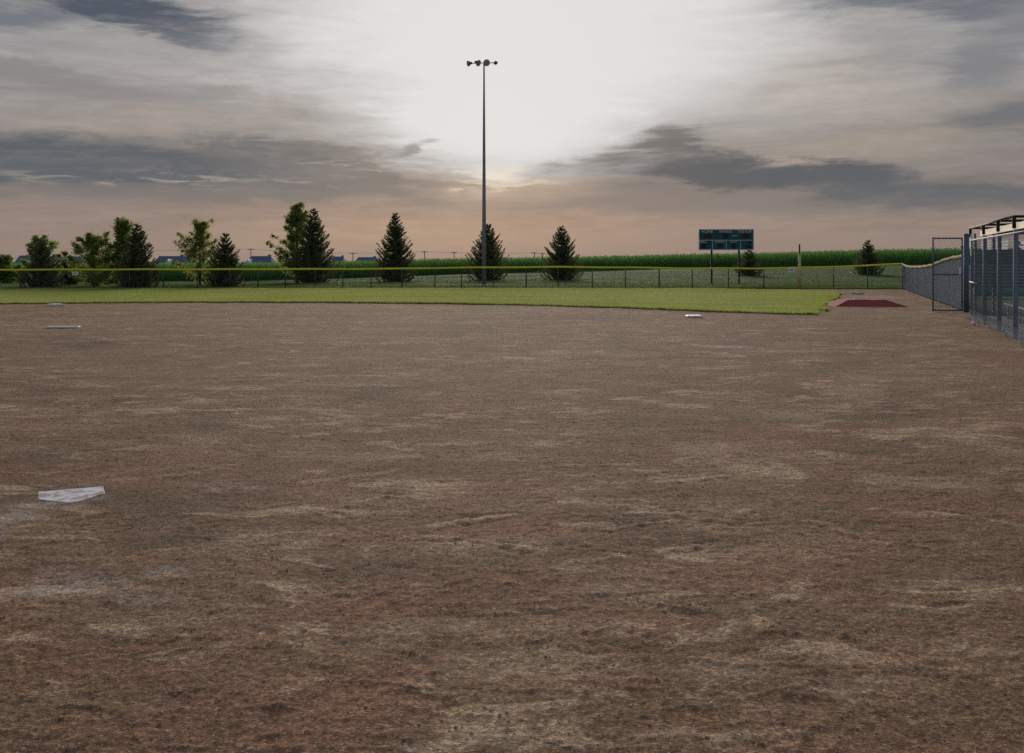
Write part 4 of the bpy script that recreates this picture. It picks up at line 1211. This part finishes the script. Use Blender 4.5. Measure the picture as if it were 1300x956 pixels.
# the blown-out glow where the sun stands behind thin cloud
g1 = ell(665, 40, 400, 165, 0, 1.08, .40); g2 = ell(645, 125, 245, 132, 0, 1.08, .40); g3 = ell(640, 212, 95, 40, 0, 1.0, .2); g4 = ell(690, -60, 470, 160, 0, 1.0, .3)
glow = nt.m('MAXIMUM', nt.m('MAXIMUM', g1, nt.m('MULTIPLY', g4, 1.0)), nt.m('MAXIMUM', g2, nt.m('MULTIPLY', g3, .75)))
glow = nt.m('MULTIPLY', glow, nt.ss(78.0, 120.0, Vw))
c = nt.mix(nt.m('MULTIPLY', glow, 1.0), c, srgb(223, 222, 222))
c = nt.mix(nt.m('MULTIPLY', ell(640, 216, 62, 17, 0, 1.0, .0), .9), c, srgb(232, 222, 203))
# right-hand bank keeps its dark tongue over the glow, left wisp too
t1 = nt.m('MULTIPLY', ell(800, 196, 110, 20, R(10), 1.0, .3), nt.m('MULTIPLY', nt.ss(.3, .55, s2), .8))
c = nt.mix(t1, c, srgb(108, 102, 101))
t2 = nt.m('MULTIPLY', ell(515, 184, 44, 11, R(26), 1.0, .3), .7)
c = nt.mix(t2, c, srgb(134, 127, 124))
# bright cream rims low on the cloud deck
rim = nt.m('MULTIPLY', nt.ss(.48, .68, nt.noise(nt.comb(nt.m('MULTIPLY', az, 1.0), nt.m('MULTIPLY', el, 7.5), 7.7), 24, 8, .66, 1.0)), nt.m('MAXIMUM', ell(455, 214, 130, 18, R(-3), 1.0, .2, False), nt.m('MULTIPLY', ell(220, 228, 300, 18, 0, 1.0, .2, False), .8)))
c = nt.mix(nt.m('MULTIPLY', rim, .55), c, srgb(200, 184, 166))
c = nt.mix(nt.m('MULTIPLY', ell(632, 233, 95, 5.5, 0, 1.0, .2), .8), c, srgb(222, 206, 182))
# sky behind the viewer brightened and blued, added fill for camera-facing surfaces
back = nt.ss(.25, -.35, dy)
c = nt.mix(nt.m('MULTIPLY', back, .9), c, nt.mix(1.0, c, (1.05, 1.22, 1.48, 1), 'MULTIPLY'))
bgc = nt.new('ShaderNodeBackground'); nt.l.new(c, bgc.inputs[0]); bgc.inputs[1].default_value = 1.0
sky = nt.new('ShaderNodeTexSky'); sky.sky_type = 'NISHITA'; sky.sun_disc = False; sky.sun_elevation = SUN_EL; sky.sun_rotation = SUN_AZ
sky.dust_density = 2.0
bgs = nt.new('ShaderNodeBackground'); nt.l.new(sky.outputs[0], bgs.inputs[0]); bgs.inputs[1].default_value = .05
ms = nt.new('ShaderNodeMixShader'); ms.inputs[0].default_value = .985
nt.l.new(bgs.outputs[0], ms.inputs[1]); nt.l.new(bgc.outputs[0], ms.inputs[2])
wo = nt.new('ShaderNodeOutputWorld'); nt.l.new(ms.outputs[0], wo.inputs[0])
wd.cycles.sampling_method = 'MANUAL'; wd.cycles.sample_map_resolution = 1024

sl = bpy.data.lights.new('sun', 'SUN'); sl.energy = 3.2; sl.angle = R(26); sl.color = (1.0, .90, .76)
so = bpy.data.objects.new('sun', sl); COL.objects.link(so)
so.rotation_euler = (R(90) - SUN_EL, 0, math.pi - SUN_AZ * 1.0)
so.location = (0, 60, 30)

# ------------------------------------------------------------------ camera
cam = bpy.data.cameras.new('camera'); co = bpy.data.objects.new('camera', cam); COL.objects.link(co)
co.location = (0, 0, H); co.rotation_euler = (R(90), 0, 0)
cam.sensor_width = 36; cam.sensor_fit = 'HORIZONTAL'; cam.lens = 36.0
cam.shift_y = -(956 / 2 - HOR) / 1300.0
cam.clip_start = .05; cam.clip_end = 12000
scene.camera = co
vs = scene.view_settings
vs.view_transform = 'Standard'; vs.look = 'None'; vs.exposure = 0.0; vs.gamma = 1.0
scene.render.resolution_x, scene.render.resolution_y = 1024, 753
scene.cycles.use_denoising = False
scene.cycles.sample_clamp_direct = 6.0; scene.cycles.sample_clamp_indirect = 3.0
scene.cycles.max_bounces = 6; scene.cycles.transparent_max_bounces = 8
